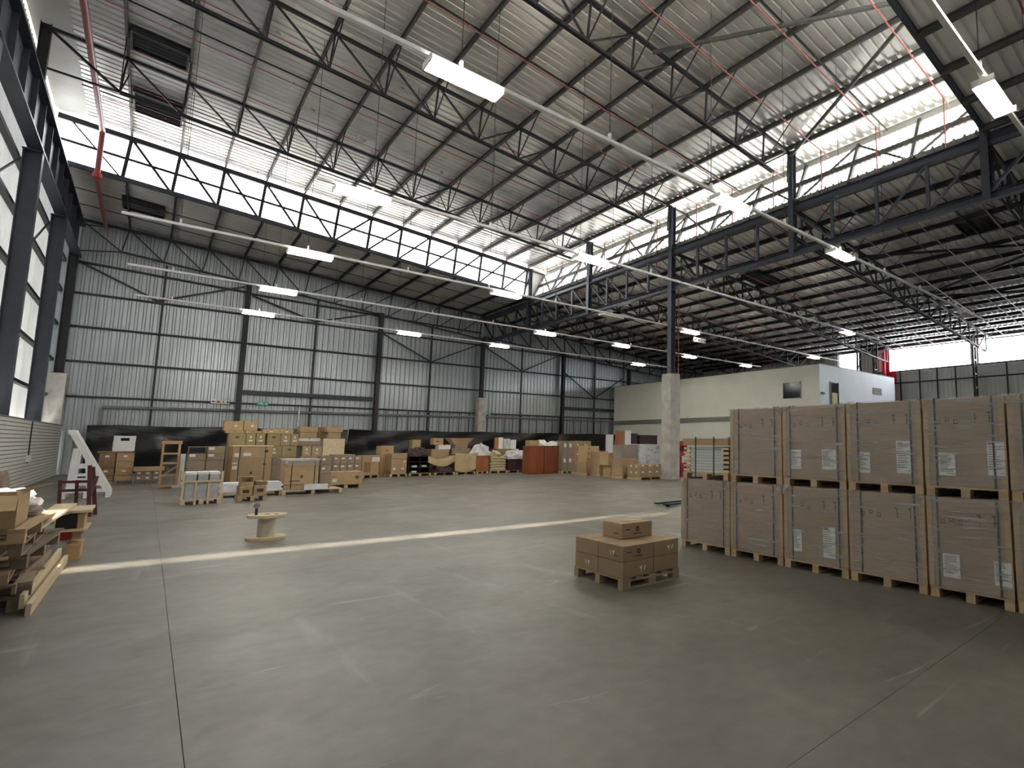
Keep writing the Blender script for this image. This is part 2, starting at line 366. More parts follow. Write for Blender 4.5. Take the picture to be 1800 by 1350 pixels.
# right clerestory: sloping fluted translucent sheets on bars
W3 = thing('window_3', 'leaning fluted translucent clerestory above the long girder', 'window', (19.2, YN, 11.9), kind='structure')
ex, ez, bx, bz = 20.15, zh(20.15)+.02, 19.2, zl(19.2)-.02
n = 48; me = sheet_mesh('fluted', 'pane_fluted', math.hypot(ex-bx, ez-bz), .626, .208, .05, .035, .02)
me.materials.append(MATS['pane_rib'])
for q_, pl_ in enumerate(me.polygons): pl_.material_index = 1 if q_ % 4 in (1, 2, 3) else 0
dirx = Vector((ex-bx, 0, ez-bz)).normalized()
for i in range(n):
    y0 = YN+i*(YC-YN)/n
    Mx = Matrix(((dirx.x, 0, -dirx.z, bx+.06), (0, 1, 0, y0), (dirx.z, 0, dirx.x, bz), (0, 0, 0, 1)))
    link('fluted_sheet', me, W3, Mx)
for k in range(13):
    y = YN+2.504*k; bar(W3, 'raking_post', (bx-.05, y, bz), (ex-.08, y, ez), .12, .12, 'wall_metal_warm' if 0 else 'purlin_steel', (0, 1, 0))
mx_, mz_ = (bx+ex)/2-.08, (bz+ez)/2
bar(W3, 'mid_rail', (mx_, YN, mz_), (mx_, YC, mz_), .09, .20, 'purlin_steel')
bar(W3, 'closer_strip', (bx+.0, YN, bz-.06), (bx+.0, YC, bz-.06), .08, .07, 'white_sheet')
for k in range(12):
    y = YN+2.504*k
    if k % 2: bar(W3, 'brace', (ex-.10, y+2.5, ez-.05), (bx-.05, y, bz), .08, .08, 'purlin_steel')
    else: bar(W3, 'brace', (ex-.10, y, ez-.05), (bx-.05, y+2.5, bz), .08, .08, 'purlin_steel')
for y in (12.8, 20.3, 27.8, YC): bar(W3, 'outrigger', (18.9, y, zh(18.9)), (ex, y, zh(ex)), .08, .10, 'purlin_steel')
W3c = solid(W3, 'end_sheet', 'white_sheet', [(18.9, YC+.1, 11.9), (20.2, YC+.1, 11.9), (20.2, YC+.1, 14.2), (18.9, YC+.1, 14.4)], [(0, 1, 2, 3)])
solid(W3, 'end_sheet', 'white_sheet', [(18.9, YN-.2, 11.9), (20.2, YN-.2, 11.9), (20.2, YN-.2, 14.2), (18.9, YN-.2, 14.4)], [(0, 1, 2, 3)])

# long girder on the column line
G = thing('lattice_girder', 'long blue-grey lattice girder below the right clerestory', 'girder', (XC, -2.2, 9.77))
bar(G, 'top_chord', (XC, YFR, 11.72), (XC, YB, 11.72), .26, .30, 'steel_blue', prof='I')
bar(G, 'bottom_chord', (XC, YFR, 9.77), (XC, YB, 9.77), .24, .24, 'steel_blue', prof='I')
gy = [YB-1.875*k for k in range(25)]
for k, y in enumerate(gy):
    if k % 4: bar(G, 'post', (XC, y, 9.85), (XC, y, 11.6), .10, .12, 'steel_blue', (0, 1, 0))
    if k < 24:
        a, b = gy[k], gy[k+1]
        down = k < 18
        bar(G, 'diagonal', (XC, a, 11.6 if down else 9.85), (XC, b, 9.85 if down else 11.6), .08, .09, 'steel_blue' if k > 10 else 'steel', (1, 0, 0))
def post(y, z0, label):
    t = thing('steel_post', label, 'post', (XC, y, z0), group='posts on the girder')
    bar(t, 'shaft', (XC, y, z0), (XC, y, zh(XC)+.06), .25, .28, 'steel_blue', (1, 0, 0), 'I'); box(t, 'cap_plate', XC-.17, XC+.17, y-.16, y+.16, zh(XC)+.06, zh(XC)+.09, 'steel_blue')
for y, s in ((YC, 'blue-grey post at the corner where the two clerestories meet'), (27.8, 'blue-grey post between the clerestory corner and the tall column'), (12.8, 'blue-grey post on the girder to the right of the tall column'), (YN, 'blue-grey post at the far right end of the girder clerestory')):
    post(y, 9.65, s)
def column(x, y, ztop, label, plinth=True, w=.28, d=.42, up=(1, 0, 0), mat='steel_blue', pw=.66, zb=5.28):
    t = thing('steel_column', label, 'column', (x, y, 0), group='columns of the hall')
    if plinth: box(t, 'concrete_plinth', x-pw/2, x+pw/2, y-pw/2, y+pw/2, 0, zb, 'concrete_post')
    z0 = zb if plinth else 0
    bar(t, 'shaft', (x, y, z0), (x, y, ztop), w, d, mat, up, 'I')
    if plinth: box(t, 'base_plate', x-.24, x+.24, y-.24, y+.24, z0, z0+.03, mat)
    return t
tc = column(18.9, 20.3, zh(18.9)+.05, 'tall free-standing column with pale concrete lower half in mid hall', d=.30)
bar(tc, 'red_conduit', (19.32, 20.2, 0), (19.32, 20.2, 10), .045, .045, 'red_pipe', (1, 0, 0), 'cyl')

# low roof trusses on the right
def low_truss(y, label):
    t = thing('low_roof_truss', label, 'truss', (18.9, y, 9.8), group='trusses under the right low roof')
    xs = [19.6+1.69*k for k in range(15)]
    bar(t, 'top_chord', (18.9, y, zl(18.9)-.38), (44.9, y, zl(44.9)-.38), .14, .12, 'steel')
    P = [(x, y, zl(x)-.38) for x in xs]; Q = [(x, y, zl(x)-1.65) for x in xs]
    for s in (-.08, .08): bar(t, 'bottom_chord', (18.9, y+s, zl(18.9)-1.65), (xs[-1], y+s, zl(xs[-1])-1.65), .06, .07, 'steel')
    web(t, 'steel', P, Q, lambda i: i >= 7, .07, .075)
    for x, q in zip(xs[::1], Q[::1]):
        for s in (-1, 1): bar(t, 'fly_brace', q, (x, y+s*1.5, zl(x)-.28), .035, .035, 'steel')
low_truss(5.3, 'dark low roof truss at the far right edge of the picture')
low_truss(12.8, 'dark low roof truss ending over the lattice wall column')
low_truss(20.3, 'dark low roof truss running right from the tall column')
low_truss(27.8, 'dark low roof truss above the near end of the cream office')
low_truss(YC, 'dark low roof truss above the far end of the cream office')
for a, b, s in (((11.0, 12.8), (14.75, 5.4), 'grey tube brace at the top edge of the picture'), ((18.8, 12.8), (14.75, 5.4), 'dark tube brace rising from the post right of the tall column')):
    o = link('roof_brace', cyl('purlin_steel'), None, span((a[0], a[1], zh(a[0])-.12), (b[0], b[1], zh(b[0])-.12), .14, .14)); tag(o, s, 'brace')
for a, b, s in (((25, 12.8), (28.6, 5.3), 'upper of the dark bracing bars under the right low roof'), ((32.3, 12.8), (28.6, 5.3), 'steep dark bracing bar under the right low roof'), ((32.5, 12.8), (35.9, 5.3), 'lowest dark bracing bar under the right low roof')):
    o = link('roof_brace', cyl('steel'), None, span((a[0], a[1], zl(a[0])-.5), (b[0], b[1], zl(b[0])-.5), .13, .13)); tag(o, s, 'brace')

# roof vents
def vent(x0, x1, y0, y1, zf, label):
    t = thing('roof_vent', label, 'vent', (x0, y0, zf(x0)), group='dark roof vents')
    d = -.0
    for a, b in (((x0, y0), (x1, y0)), ((x0, y1), (x1, y1)), ((x0, y0), (x0, y1)), ((x1, y0), (x1, y1))):
        bar(t, 'frame', (*a, zf(a[0])+.12), (*b, zf(b[0])+.12), .06, .22, 'steel')
    bar(t, 'dark_panel', (x0, (y0+y1)/2, zf(x0)+.20), (x1, (y0+y1)/2, zf(x1)+.20), y1-y0, .03, 'black_frame')
    for k in range(5):
        y = y0+(y1-y0)*(k+.5)/5; bar(t, 'louvre', (x0, y, zf(x0)+.14), (x1, y, zf(x1)+.14), .10, .015, 'steel', (0, .6, .8))
vent(-1.5, -.02, 25.75, 26.95, zh, 'dark roof vent in front of the back truss, upper one of the pair')
vent(-1.5, -.02, 30.35, 32.2, zh, 'dark roof vent just above the back clerestory')
vent(-1.8, -.3, 37.6, 39.1, lambda x: zl(x)-.25, 'dark vent in the low roof strip over the back wall')
vent(24.2, 26.2, 18.7, 20.0, lambda x: zl(x)-.3, 'dark vent in the right low roof beside the tall column')
vent(24.5, 26.2, 6.9, 8.3, lambda x: zl(x)-.3, 'dark vent in the right low roof near the picture edge')

# ------------------------------------------------------------------ back wall
WB = thing('wall_back', 'tall grey ribbed metal back wall with dark girts', 'wall', (XL, YB, 0), kind='structure')
zt = 14.0; me = sheet_mesh('wb', 'wall_metal', zt, .62, .31, .085, .06, .035)
for i in range(80):
    x0 = -4.0+.62*i
    Mx = Matrix(((0, 1, 0, x0), (0, 0, -1, YB+.25), (1, 0, 0, 0), (0, 0, 0, 1)))   # length up, ribs towards the hall
    link('wall_sheet', me, WB, Mx)
GZ = [4.07, 5.93, 7.8, 9.6]
for z in GZ: bar(WB, 'girt', (-3.6, YB+.12, z), (44.9, YB+.12, z), .12, .10, 'steel')
bar(WB, 'girt', (-3.6, YB+.12, 11.3), (3.7, YB+.12, 11.0), .12, .10, 'steel'); bar(WB, 'girt', (3.7, YB+.12, 10.95), (18.8, YB+.12, 10.6), .12, .10, 'steel')
for x in (0.02, 7.5, 14.95, 22.47, 30.0): bar(WB, 'wind_post', (x, YB+.05, 0), (x, YB+.05, zl(x)-1.8), .10, .10, 'steel', (0, 1, 0))
for a, b in (((-3.4, 11.3), (-.2, 9.7)), ((-.2, 9.7), (3.6, 11.3)), ((4, 10.85), (7.4, 9.7)), ((7.4, 9.7), (11.2, 10.95)), ((11.35, 9.6), (14.95, 7.8)), ((14.95, 7.8), (18.7, 9.65)), ((19.2, 9.45), (22.47, 7.8)), ((22.47, 7.8), (26.1, 9.6)), ((26.6, 8.1), (29.95, 5.95)), ((29.95, 5.95), (33.3, 8.1))):
    bar(WB, 'wall_brace', (a[0], YB-.02, a[1]), (b[0], YB-.02, b[1]), .08, .09, 'steel', (0, 1, 0))
for a, b, z in ((3.95, 11.15, 4.75), (26.4, 33.6, 4.85)): bar(WB, 'lintel', (a, YB-.02, z), (b, YB-.02, z), .15, .26, 'steel_blue', prof='I')
bar(WB, 'grey_band', (-1.9, YB+.02, .0), (-1.9, YB+.02, 3.5), .16, .16, 'grey_trim', (1, 0, 0), 'cyl'); bar(WB, 'grey_band', (-1.9, YB+.02, 3.55), (18.5, YB+.02, 3.75), .16, .16, 'grey_trim', prof='cyl')  # grey tubes drawn along a darker band of the wall
bar(WB, 'grey_band', (18.9, YB+.02, 3.8), (32, YB+.02, 3.8), .14, .14, 'grey_trim', prof='cyl')
for k in range(26):
    x = 12.1+.75*k
    if x < 31.5: bar(WB, 'railing_post', (x, YB+.1, 2.4), (x, YB+.1, 4.05), .04, .04, 'steel', (0, 1, 0))
bar(WB, 'downpipe', (6.9, YB-.05, 0), (6.9, YB-.05, 4.0), .11, .11, 'rail_white', (1, 0, 0), 'cyl')
t = thing('wall_truss', 'dark truss along the top of the back wall', 'truss', (XL, 42.45, 11))
bar(t, 'top_chord', (XL, 42.45, zl(XL)-.42), (18.9, 42.45, zl(18.9)-.2), .12, .14, 'steel')
P = [(x, 42.45, zl(x)-.35) for x in hx]; Q = [(x-.2, 42.45, 12.1-.1*(x+1.9)) for x in hx]
for s in (-.06, .06): bar(t, 'bottom_chord', (Q[0][0], 42.45+s, Q[0][2]), (18.9, 42.45+s, 10.0), .06, .08, 'steel')
web(t, 'steel', P, Q, lambda i: i >= 5); bar(t, 'tie', (XL+.2, 42.45, 11.75), Q[0], .06, .06, 'steel'); bar(t, 'diagonal', P[0], (XL+.2, 42.45, 13.2), .05, .05, 'steel'); bar(t, 'diagonal', (XL+.2, 42.45, zl(XL)-.4), Q[0], .06, .06, 'steel')
t = thing('wall_truss', 'dark truss along the back wall beyond the girder', 'truss', (18.9, 42.45, 8))
xs = [19.6+1.69*k for k in range(15)]
P = [(x, 42.45, zl(x)-.38) for x in xs]; Q = [(x, 42.45, zl(x)-1.9) for x in xs]
bar(t, 'top_chord', (18.9, 42.45, zl(18.9)-.38), P[-1], .12, .12, 'steel'); bar(t, 'bottom_chord', (18.9, 42.45, zl(18.9)-1.9), Q[-1], .12, .1, 'steel'); web(t, 'steel', P, Q, lambda i: i >= 7, .07, .07)
for x, pl, s, zz in ((3.78, False, 'dark back wall column above the tallest carton pile', 11.5), (11.3, False, 'dark back wall column left of the concrete-based one', 10.9), (18.85, True, 'back wall column on a short concrete base', 10.2), (26.35, False, 'dark back wall column nearest the cream office', 9.7), (33.85, False, 'dark back wall column hidden behind the office roof', 9.0)):
    column(x, 42.5, zz, s, pl, .26, .30, (0, 1, 0), 'steel', .6)
column(-3.55, 42.5, 11.9, 'corner column with brown concrete base between left and back walls', True, .3, .34, (1, 0, 0), 'steel', .62, 5.2)

# ------------------------------------------------------------------ left wall
WL = thing('wall_left', 'left wall of pale ribbed sheets above a white block dado', 'wall', (XL, 0, 0), kind='structure')
me = sheet_mesh('wl', 'wall_translucent', 12.0, .62, .31, .085, .042, .03)
for i in range(73):
    y0 = YFR+.62*i
    Mx = Matrix(((0, 0, 1, -4.02), (0, 1, 0, y0), (1, 0, 0, 2.0), (0, 0, 0, 1)))
    link('wall_sheet', me, WL, Mx)
for z in (4.07, 5.93, 7.8, 9.6, 11.2): bar(WL, 'girt', (-3.88, YFR, z), (-3.88, YB, z), .16, .14, 'steel')
for y in (1.5, 9.05, 16.55, 24.05, 31.55, 39.05): bar(WL, 'sag_bar', (-3.86, y, 2.5), (-3.86, y, 11.2), .05, .05, 'steel', (0, 1, 0))
nc = 19; ch = 2.5/nc
box(WL, 'mortar_core', -3.62, -3.225, YFR, YB-.6, 0, 2.44, 'joint_dark')
for i in range(nc):
    for y0, y1 in ((YFR, 12.6), (12.62, 32.9), (32.92, YB-.6)): box(WL, 'block_course', -3.64, -3.2, y0, y1, i*ch+.012, (i+1)*ch-.014, 'white_block')
box(WL, 'coping', -3.66, -3.18, YFR, YB-.6, 2.49, 2.54, 'grey_trim')
bar(WL, 'conduit', (-3.18, 32.2, .9), (-3.18, 32.2, 2.5), .035, .035, 'steel', (0, 1, 0), 'cyl'); box(WL, 'socket_box', -3.2, -3.12, 31.9, 32.4, .95, 1.2, 'foam_white')
me = sheet_mesh('wlh', 'white_sheet', 3.2, .62, .31, .085, .042, .03)
for i in range(50):
    Mx = Matrix(((0, 0, 1, -4.05), (0, 1, 0, YN-.3+.62*i), (1, 0, 0, 13.0), (0, 0, 0, 1))); link('upper_sheet', me, WL, Mx)
for y, s in ((35.3, 'second dark blue column along the left wall'), (27.8, 'dark blue column at the left edge of the picture'), (20.3, 'dark blue left wall column just out of the picture'), (12.8, 'dark blue left wall column out of frame towards the camera'), (5.3, 'dark blue left wall column beside the camera')):
    t = thing('wall_column', s, 'column', (-3.5, y, 0), group='left wall columns')
    bar(t, 'shaft', (-3.5, y, 0), (-3.5, y, 11.45), .34, .44, 'steel_blue', (1, 0, 0), 'I'); box(t, 'cap_plate', -3.74, -3.26, y-.2, y+.2, 11.42, 11.46, 'steel_blue')
    if y > 6 and y < 35: bar(t, 'upper_shaft', (-3.6, y, 13.2), (-3.6, y, zh(-3.6)+.1), .26, .26, 'steel', (1, 0, 0), 'I')
    bar(t, 'knee_brace', (-3.74, y-.1, 11.1), (-3.80, y-2.6, 9.65), .05, .05, 'steel')
t = thing('eaves_girder', 'deep dark plate girder on top of the left wall columns', 'girder', (-3.45, YFR, 11.45))
bar(t, 'web_plate', (-3.5, YFR, 12.35), (-3.5, YB, 12.35), .03, 1.72, 'steel_blue')
for z in (11.5, 13.2): bar(t, 'flange', (-3.45, YFR, z), (-3.45, YB, z), .36, .06, 'steel_blue')
for k in range(24): bar(t, 'stiffener', (-3.42, YFR+1.875*k, 11.53), (-3.42, YFR+1.875*k, 13.17), .03, .14, 'steel_blue', (1, 0, 0))
p = thing('fire_main', 'thick red pipe running under the raised roof by the left wall', 'pipe', (-2.5, 5, 15.4))
bar(p, 'main_run', (-2.5, YN, 15.42), (-2.5, 34.45, 15.42), .19, .19, 'red_pipe', prof='cyl'); bar(p, 'drop', (-2.5, 34.45, 13.35), (-2.5, 34.45, 15.5), .19, .19, 'red_pipe', (1, 0, 0), 'cyl'); bar(p, 'low_run', (-2.5, 34.45, 13.2), (-2.5, YB-.4, 13.2), .16, .16, 'red_pipe', prof='cyl'); bar(p, 'flange', (-2.5, 34.45, 13.25), (-2.5, 34.45, 13.45), .3, .3, 'fire_red', (1, 0, 0), 'cyl')

# front wall behind the camera; a slot of daylight stays open below the eaves
WF = thing('wall_front', 'ribbed metal wall behind the camera', 'wall', (XL, YFR, 0), kind='structure')
vs = [(-4.1, YFR, 0), (XR, YFR, 0), (XR, YFR, zl(XR)+.04), (18.9, YFR, zl(18.9)+.04), (18.9, YFR, zl(18.9)-.21), (-4.1, YFR, zl(-4.1)-.21)]
solid(WF, 'wall_sheeting', 'wall_metal', vs, [tuple(range(6))])

# far right wall with high windows
WR = thing('wall_right', 'far right ribbed wall with dark girts below high windows', 'wall', (XR, YFR, 0), kind='structure')
me = sheet_mesh('wr', 'wall_metal_warm', 7.9, .62, .31, .085, .042, .03); me2 = sheet_mesh('wr2', 'wall_metal_warm', 2.4, .62, .31, .085, .042, .03)
WIN = [(6.9, 13.4), (14.55, 20.8), (24.2, 25.7), (-.6, 5.9)]
for i in range(73):
    y0 = YFR+.62*i
    link('wall_sheet', me, WR, Matrix(((0, 0, -1, XR+.2), (0, 1, 0, y0), (1, 0, 0, 0), (0, 0, 0, 1))))
    if not any(a-.31 < y0+.31 < b+.31 and True for a, b in WIN): link('upper_sheet', me2, WR, Matrix(((0, 0, -1, XR+.2), (0, 1, 0, y0), (1, 0, 0, 7.88), (0, 0, 0, 1))))
for z in (4.2, 6.9, 7.9): bar(WR, 'girt', (XR, YFR, z), (XR, YB, z), .10, .10, 'steel')
for y in (5.6, 7.8, 9.9, 12.0, 15.6, 17.0, 18.4, 20.0, 23, 27, 31, 35, 39): bar(WR, 'wind_post', (XR, y, 0), (XR, y, 7.9), .09, .09, 'steel', (0, 1, 0))
bar(WR, 'eave_beam', (XR-.2, YFR, zl(XR)-.05), (XR-.2, YB, zl(XR)-.05), .2, .25, 'steel')
for k, (a, b) in enumerate(WIN):
    wn = thing('window_%d' % (4+k), ['bright high window right of the lattice column', 'bright wide high window behind the carton row', 'narrow bright window above the office end', 'bright high window beyond the right picture edge'][k], 'window', (XR, a, 7.9), kind='structure')
    solid(wn, 'pane', 'pane_clear', [(XR+.1, a-.3, 7.9), (XR+.1, b+.3, 7.9), (XR+.1, b+.3, 10.3), (XR+.1, a-.3, 10.3)], [(0, 1, 2, 3)])
    bar(wn, 'frame', (XR+.1, a-.3, 7.92), (XR+.1, b+.3, 7.92), .06, .05, 'steel'); bar(wn, 'mid_rail', (XR+.1, a-.3, 9.0), (XR+.1, b+.3, 9.0), .03, .03, 'rail_white')
def lattice(y, label, mat='steel'):
    t = thing('lattice_column', label, 'column', (XR-.5, y, 0), group='lattice columns of the far wall')
    for dx in (-.28, .28): bar(t, 'leg', (XR-.6+dx, y, 0), (XR-.6+dx, y, 10.0), .14, .12, mat, (0, 1, 0))
    for k in range(9): bar(t, 'rung', (XR-.88, y-.02, .8+1.05*k), (XR-.32, y-.02, .8+1.05*k), .06, .10, 'rail_white')
    for k in range(8): bar(t, 'lacing', (XR-.88, y, .8+1.05*k), (XR-.32, y, 1.85+1.05*k), .05, .05, mat, (0, 1, 0))
lattice(13.98, 'lattice wall column between the two bright high windows'); lattice(21.9, 'lattice wall column beside the red riser pipe'); lattice(23.4, 'lattice wall column next to the narrow bright window')
r = thing('riser_pipe', 'bright red riser pipe with red glow painted on far right wall', 'pipe', (XR-.5, 21.15, 0))
bar(r, 'riser', (XR-.5, 21.15, 0), (XR-.5, 21.15, 9.9), .24, .24, 'fire_red', (1, 0, 0), 'cyl'); box(r, 'glow_patch', XR-.12, XR-.08, 20.3, 21.4, 6.95, 7.9, 'fire_red'); box(r, 'glow_patch', XR-.12, XR-.08, 20.85, 21.5, 7.9, 9.8, 'fire_red')  # red sheets stand in for the glow on the wall beside the pipe
bar(r, 'branch', (XR-.5, 21.15, 9.75), (XR-.5, 4, 9.6), .10, .10, 'red_pipe', prof='cyl')

# ------------------------------------------------------------------ office
OX, OY0, OZ = 32.1, 19.8, 7.15
o = thing('office_block', 'cream two-storey office box with bluish window light painted on its end wall', 'office', (OX, OY0, 0))
box(o, 'front_wall', OX, OX+.2, OY0+.2, YB-.3, 0, OZ, 'office_cream'); box(o, 'end_wall', OX, 43.4, OY0, OY0+.2, 0, OZ, 'office_daylit'); box(o, 'roof_slab', OX, 43.4, OY0, YB-.3, OZ, OZ+.06, 'grey_trim')
box(o, 'band', OX-.10, OX, OY0+3, YB-.4, 3.5, 3.85, 'grey_trim')
wn = box(o, 'window', OX-.04, OX+.02, 21.3, 22.75, 4.95, 6.05, 'dark_glass')
box(wn, 'window_frame', OX-.06, OX-.03, 21.25, 21.33, 4.9, 6.1, 'grey_trim'); box(wn, 'window_blind', OX-.06, OX-.045, 21.4, 22.2, 5.93, 6.02, 'foam_white')
dr = box(o, 'door', 33.4, 34.4, OY0-.05, OY0, 4.2, 6.0, 'dark_glass'); box(dr, 'door_panel', 33.55, 34.25, OY0-.07, OY0-.03, 4.2, 5.3, 'yellow_board'); 
for xx in (33.35, 34.4): box(dr, 'door_frame', xx, xx+.06, OY0-.08, OY0, 4.2, 6.05, 'grey_trim')
box(o, 'end_vent', 39.6, 41.0, OY0-.05, OY0, 5.6, 6.1, 'grey_trim'); box(o, 'wall_lamp', 32.2, 32.5, OY0-.15, OY0, 5.1, 5.25, 'grey_trim')

# ------------------------------------------------------------------ black sheeting along the back wall
def tarp(x0, x1, label, seed):
    rr = random.Random(seed); nx, nz = int((x1-x0)*7), 16; vs = []; ph = [rr.uniform(0, 6) for _ in range(8)]
    for i in range(nx+1):
        x = x0+(x1-x0)*i/nx
        for j in range(nz+1):
            z = 2.6*j/nz-(0.06*abs(math.sin(x*.7+ph[0]))*(j/nz)**4); s = 1-j/nz
            y = 42.05-.10*math.sin(3.1*x+1.3*z+ph[1])*s-.07*math.sin(1.3*x-2.2*z+ph[2])-.04*math.sin(7*x+2*z+ph[3])*s-.05*math.sin(4.5*z-1.6*x+ph[4])
            vs.append((x, y, max(z, .0)))
    fs = [(i*(nz+1)+j, (i+1)*(nz+1)+j, (i+1)*(nz+1)+j+1, i*(nz+1)+j+1) for i in range(nx) for j in range(nz)]
    me = pyd(('tarp', seed), 'black_plastic', vs, fs, True); ob = link('plastic_sheet', me); tag(ob, label, 'sheeting', 'black sheeting on the back wall'); return ob
tarp(-2.3, 9.6, 'black plastic sheeting on the back wall behind the tallest carton pile', 1)
tarp(9.62, 20.6, 'black plastic sheeting on the back wall behind the brown blanket heap', 2)
tarp(20.62, 31.9, 'black plastic sheeting on the back wall right of the mahogany cabinet', 3)

# ------------------------------------------------------------------ light lines
RZ = 8.03
def rail(y, x0, x1, label):
    t = thing('light_rail', label, 'rail', (x0, y, RZ), group='white lighting rails')
    bar(t, 'trunking', (x0, y, RZ), (x1, y, RZ), .085, .07, 'rail_white')
    x = x0+1.2
    while x < x1:
        zz = (zh(x) if (YN < y < YC and x < 19) else zl(x)-.3)
        bar(t, 'clip', (x, y, RZ+.03), (x, y, RZ+.16), .05, .07, 'rail_white', (0, 1, 0))
        bar(t, 'hanger_wire', (x, y, RZ+.15), (x, y, zz+.1), .012, .012, 'steel', (0, 1, 0)); x += 3.1
RY = [2.68, 8.8, 15.0, 21.15, 27.35, 33.05]
names = ['near the upper right picture corner', 'crossing the picture from the top edge', 'passing just in front of the tall column', 'passing just behind the tall column', 'second from the back wall', 'closest to the back wall']
for y, n_, (a, b) in zip(RY, names, ((-1, 14), (-1, 29.5), (2.4, 31), (-1, 37), (-1.0, 35.5), (-.9, 31))): rail(y, a, b, 'white lighting rail '+n_)
LX = [3.38, 10.25, 15.7, 21.1, 27.2, 33.5]
def lamp(x, y, label, on=True, dz=0):
    t = thing('tube_light', label, 'light', (x, y, RZ-.16+dz), group='fluorescent fittings on the rails'); z = RZ-.05+dz
    L_, W_ = .62, .18
    box(t, 'spine', x-L_, x+L_, y-.05, y+.05, z-.05, z, 'rail_white')
    for s in (-1, 1):
        solid(t, 'reflector', 'reflector', [(x-L_, y+s*.04, z-.05), (x+L_, y+s*.04, z-.05), (x+L_, y+s*W_, z-.13), (x-L_, y+s*W_, z-.13), (x-L_, y+s*.04, z-.035), (x+L_, y+s*.04, z-.035), (x+L_, y+s*W_, z-.118), (x-L_, y+s*W_, z-.118)], CUBE_F)
        box(t, 'end_cap', x+s*L_-.012, x+s*L_+.012, y-W_, y+W_, z-.13, z-.02, 'rail_white')
    for k in range(3): bar(t, 'tube', (x-L_+.03, y-.12+.12*k, z-.10), (x+L_-.03, y-.12+.12*k, z-.10), .045, .045, 'tube_lit' if on else 'rail_white', prof='cyl', n=8)
lamps = [(0, 1), (1, 0), (1, 1), (1, 2), (1, 4), (2, 0), (2, 1), (2, 4), (3, 0), (3, 1), (3, 2), (3, 3), (3, 5), (4, 0), (4, 2), (4, 3), (4, 4), (4, 5), (5, 0), (5, 1), (5, 2), (5, 4)]
off = {(3, 2), (1, 4)}
ordn = ['first', 'second', 'third', 'fourth', 'fifth', 'sixth']
cnt = {}
for i, j in lamps:
    k = cnt.get(i, 0); cnt[i] = k+1
    lamp(LX[j], RY[i], '%s %s tube light from left on rail %s' % (ordn[k], 'unlit' if (i, j) in off else 'lit', names[i]), (i, j) not in off)

# sprinkler pipes
for k, y in enumerate((6.55, 9.04, 11.43, 13.85, 16.23, 18.6, 21.6, 24.0, 26.4, 29.3, 31.2, 33.6)):
    t = thing('sprinkler_pipe', ['thin red sprinkler pipe nearest the near clerestory', 'thin red sprinkler pipe second from the near clerestory'][k] if k < 2 else '%s thin red sprinkler pipe counted back from the near clerestory' % ['third', 'fourth', 'fifth', 'sixth', 'seventh', 'eighth', 'ninth', 'tenth', 'eleventh', 'twelfth'][k-2], 'pipe', (-2.4, y, zh(-2.4)-.35), group='sprinkler pipes under the raised roof')
    bar(t, 'pipe_run', (-2.4, y, zh(-2.4)-.3), (19.6, y, zh(19.6)-.3), .05 if k < 5 else .036, .05 if k < 5 else .036, 'red_pipe', prof='cyl', n=8)
    bar(t, 'drop_pipe', (19.0, y, 11.3), (19.0, y, zh(19.0)-.3), .05, .05, 'red_pipe', (1, 0, 0), 'cyl', 8)
    bar(t, 'low_run', (19.0, y, 11.3), (43, y, zl(43)-.75), .05, .05, 'red_pipe', prof='cyl', n=8)
    for q in range(6): bar(t, 'sprinkler_head', (-.5+3.4*q, y, zh(-.5+3.4*q)-.3), (-.5+3.4*q, y, zh(-.5+3.4*q)-.22), .04, .04, 'galv', (1, 0, 0), 'cyl', 6)
o = link('sprinkler_pipe', cyl('red_pipe'), None, span((5, 2.95, zl(5)-.55), (18.5, 2.95, zl(18.5)-.55), .06, .06)); tag(o, 'dark red sprinkler pipe under the near low roof bay', 'pipe')

# signs
def sign(M, w, h, label, green=False, h_top=None):
    t = thing('exit_sign', label, 'sign', M.translation); 
    box(t, 'plate', -w/2, w/2, 0, .03, -h/2, h/2, 'sign_green' if green else 'sign_white', M)
    a, b = ('sign_white', 'sign_white') if green else ('sign_red', 'ink')
    def poly(name, pts, mat): solid(t, name, mat, [(x*h, -.006, z*h) for x, z in pts], [tuple(range(len(pts)))], M)
    r = w/h
    if h_top:
        for sx in (-.4, .4): q = M @ Vector((sx*w, .015, h/2)); bar(t, 'hanger_wire', q, (q.x, q.y, h_top), .02, .02, 'steel', (0, 1, 0))
    poly('arrow', [(-r/2+.12, 0), (-r/2+.42, .28), (-r/2+.42, .1), (-r/2+.72, .1), (-r/2+.72, -.1), (-r/2+.42, -.1), (-r/2+.42, -.28)], a if green else 'ink')
    poly('hose_symbol', [(-.35+.25*math.cos(q*math.pi/5), .25*math.sin(q*math.pi/5)) for q in range(10)], a); poly('hose_handle', [(-.15, -.3), (.2, -.3), (.2, -.18), (-.15, -.12)], a)
    poly('figure', [(.42, -.35), (.52, -.05), (.45, .05), (.55, .22), (.68, .12), (.62, -.05), (.78, -.3), (.68, -.34), (.58, -.1), (.5, -.36)], b)
    poly('flame', [(r/2-.42, -.32), (r/2-.2, -.32), (r/2-.14, -.1), (r/2-.24, .1), (r/2-.27, .33), (r/2-.4, .12), (r/2-.46, -.1)], b)
sign(Matrix.Translation((2.95, YB+.028, 4.11)), .85, .26, 'white fire sign with arrow on the back wall')
sign(Matrix.Translation((5.0, YB+.028, 4.12)), .55, .24, 'green exit sign on the back wall by the carton pile', True)
sign(Matrix.Translation((21.9, 21.15, 7.56)) @ Matrix.Rotation(0, 4, 'Z'), .95, .26, 'white fire sign hanging from the rail right of the tall column', h_top=RZ)
sign(Matrix.Translation((19.6, YB+.028, 4.1)), .5, .2, 'small green sign on the back wall beside the concrete-based column', True)

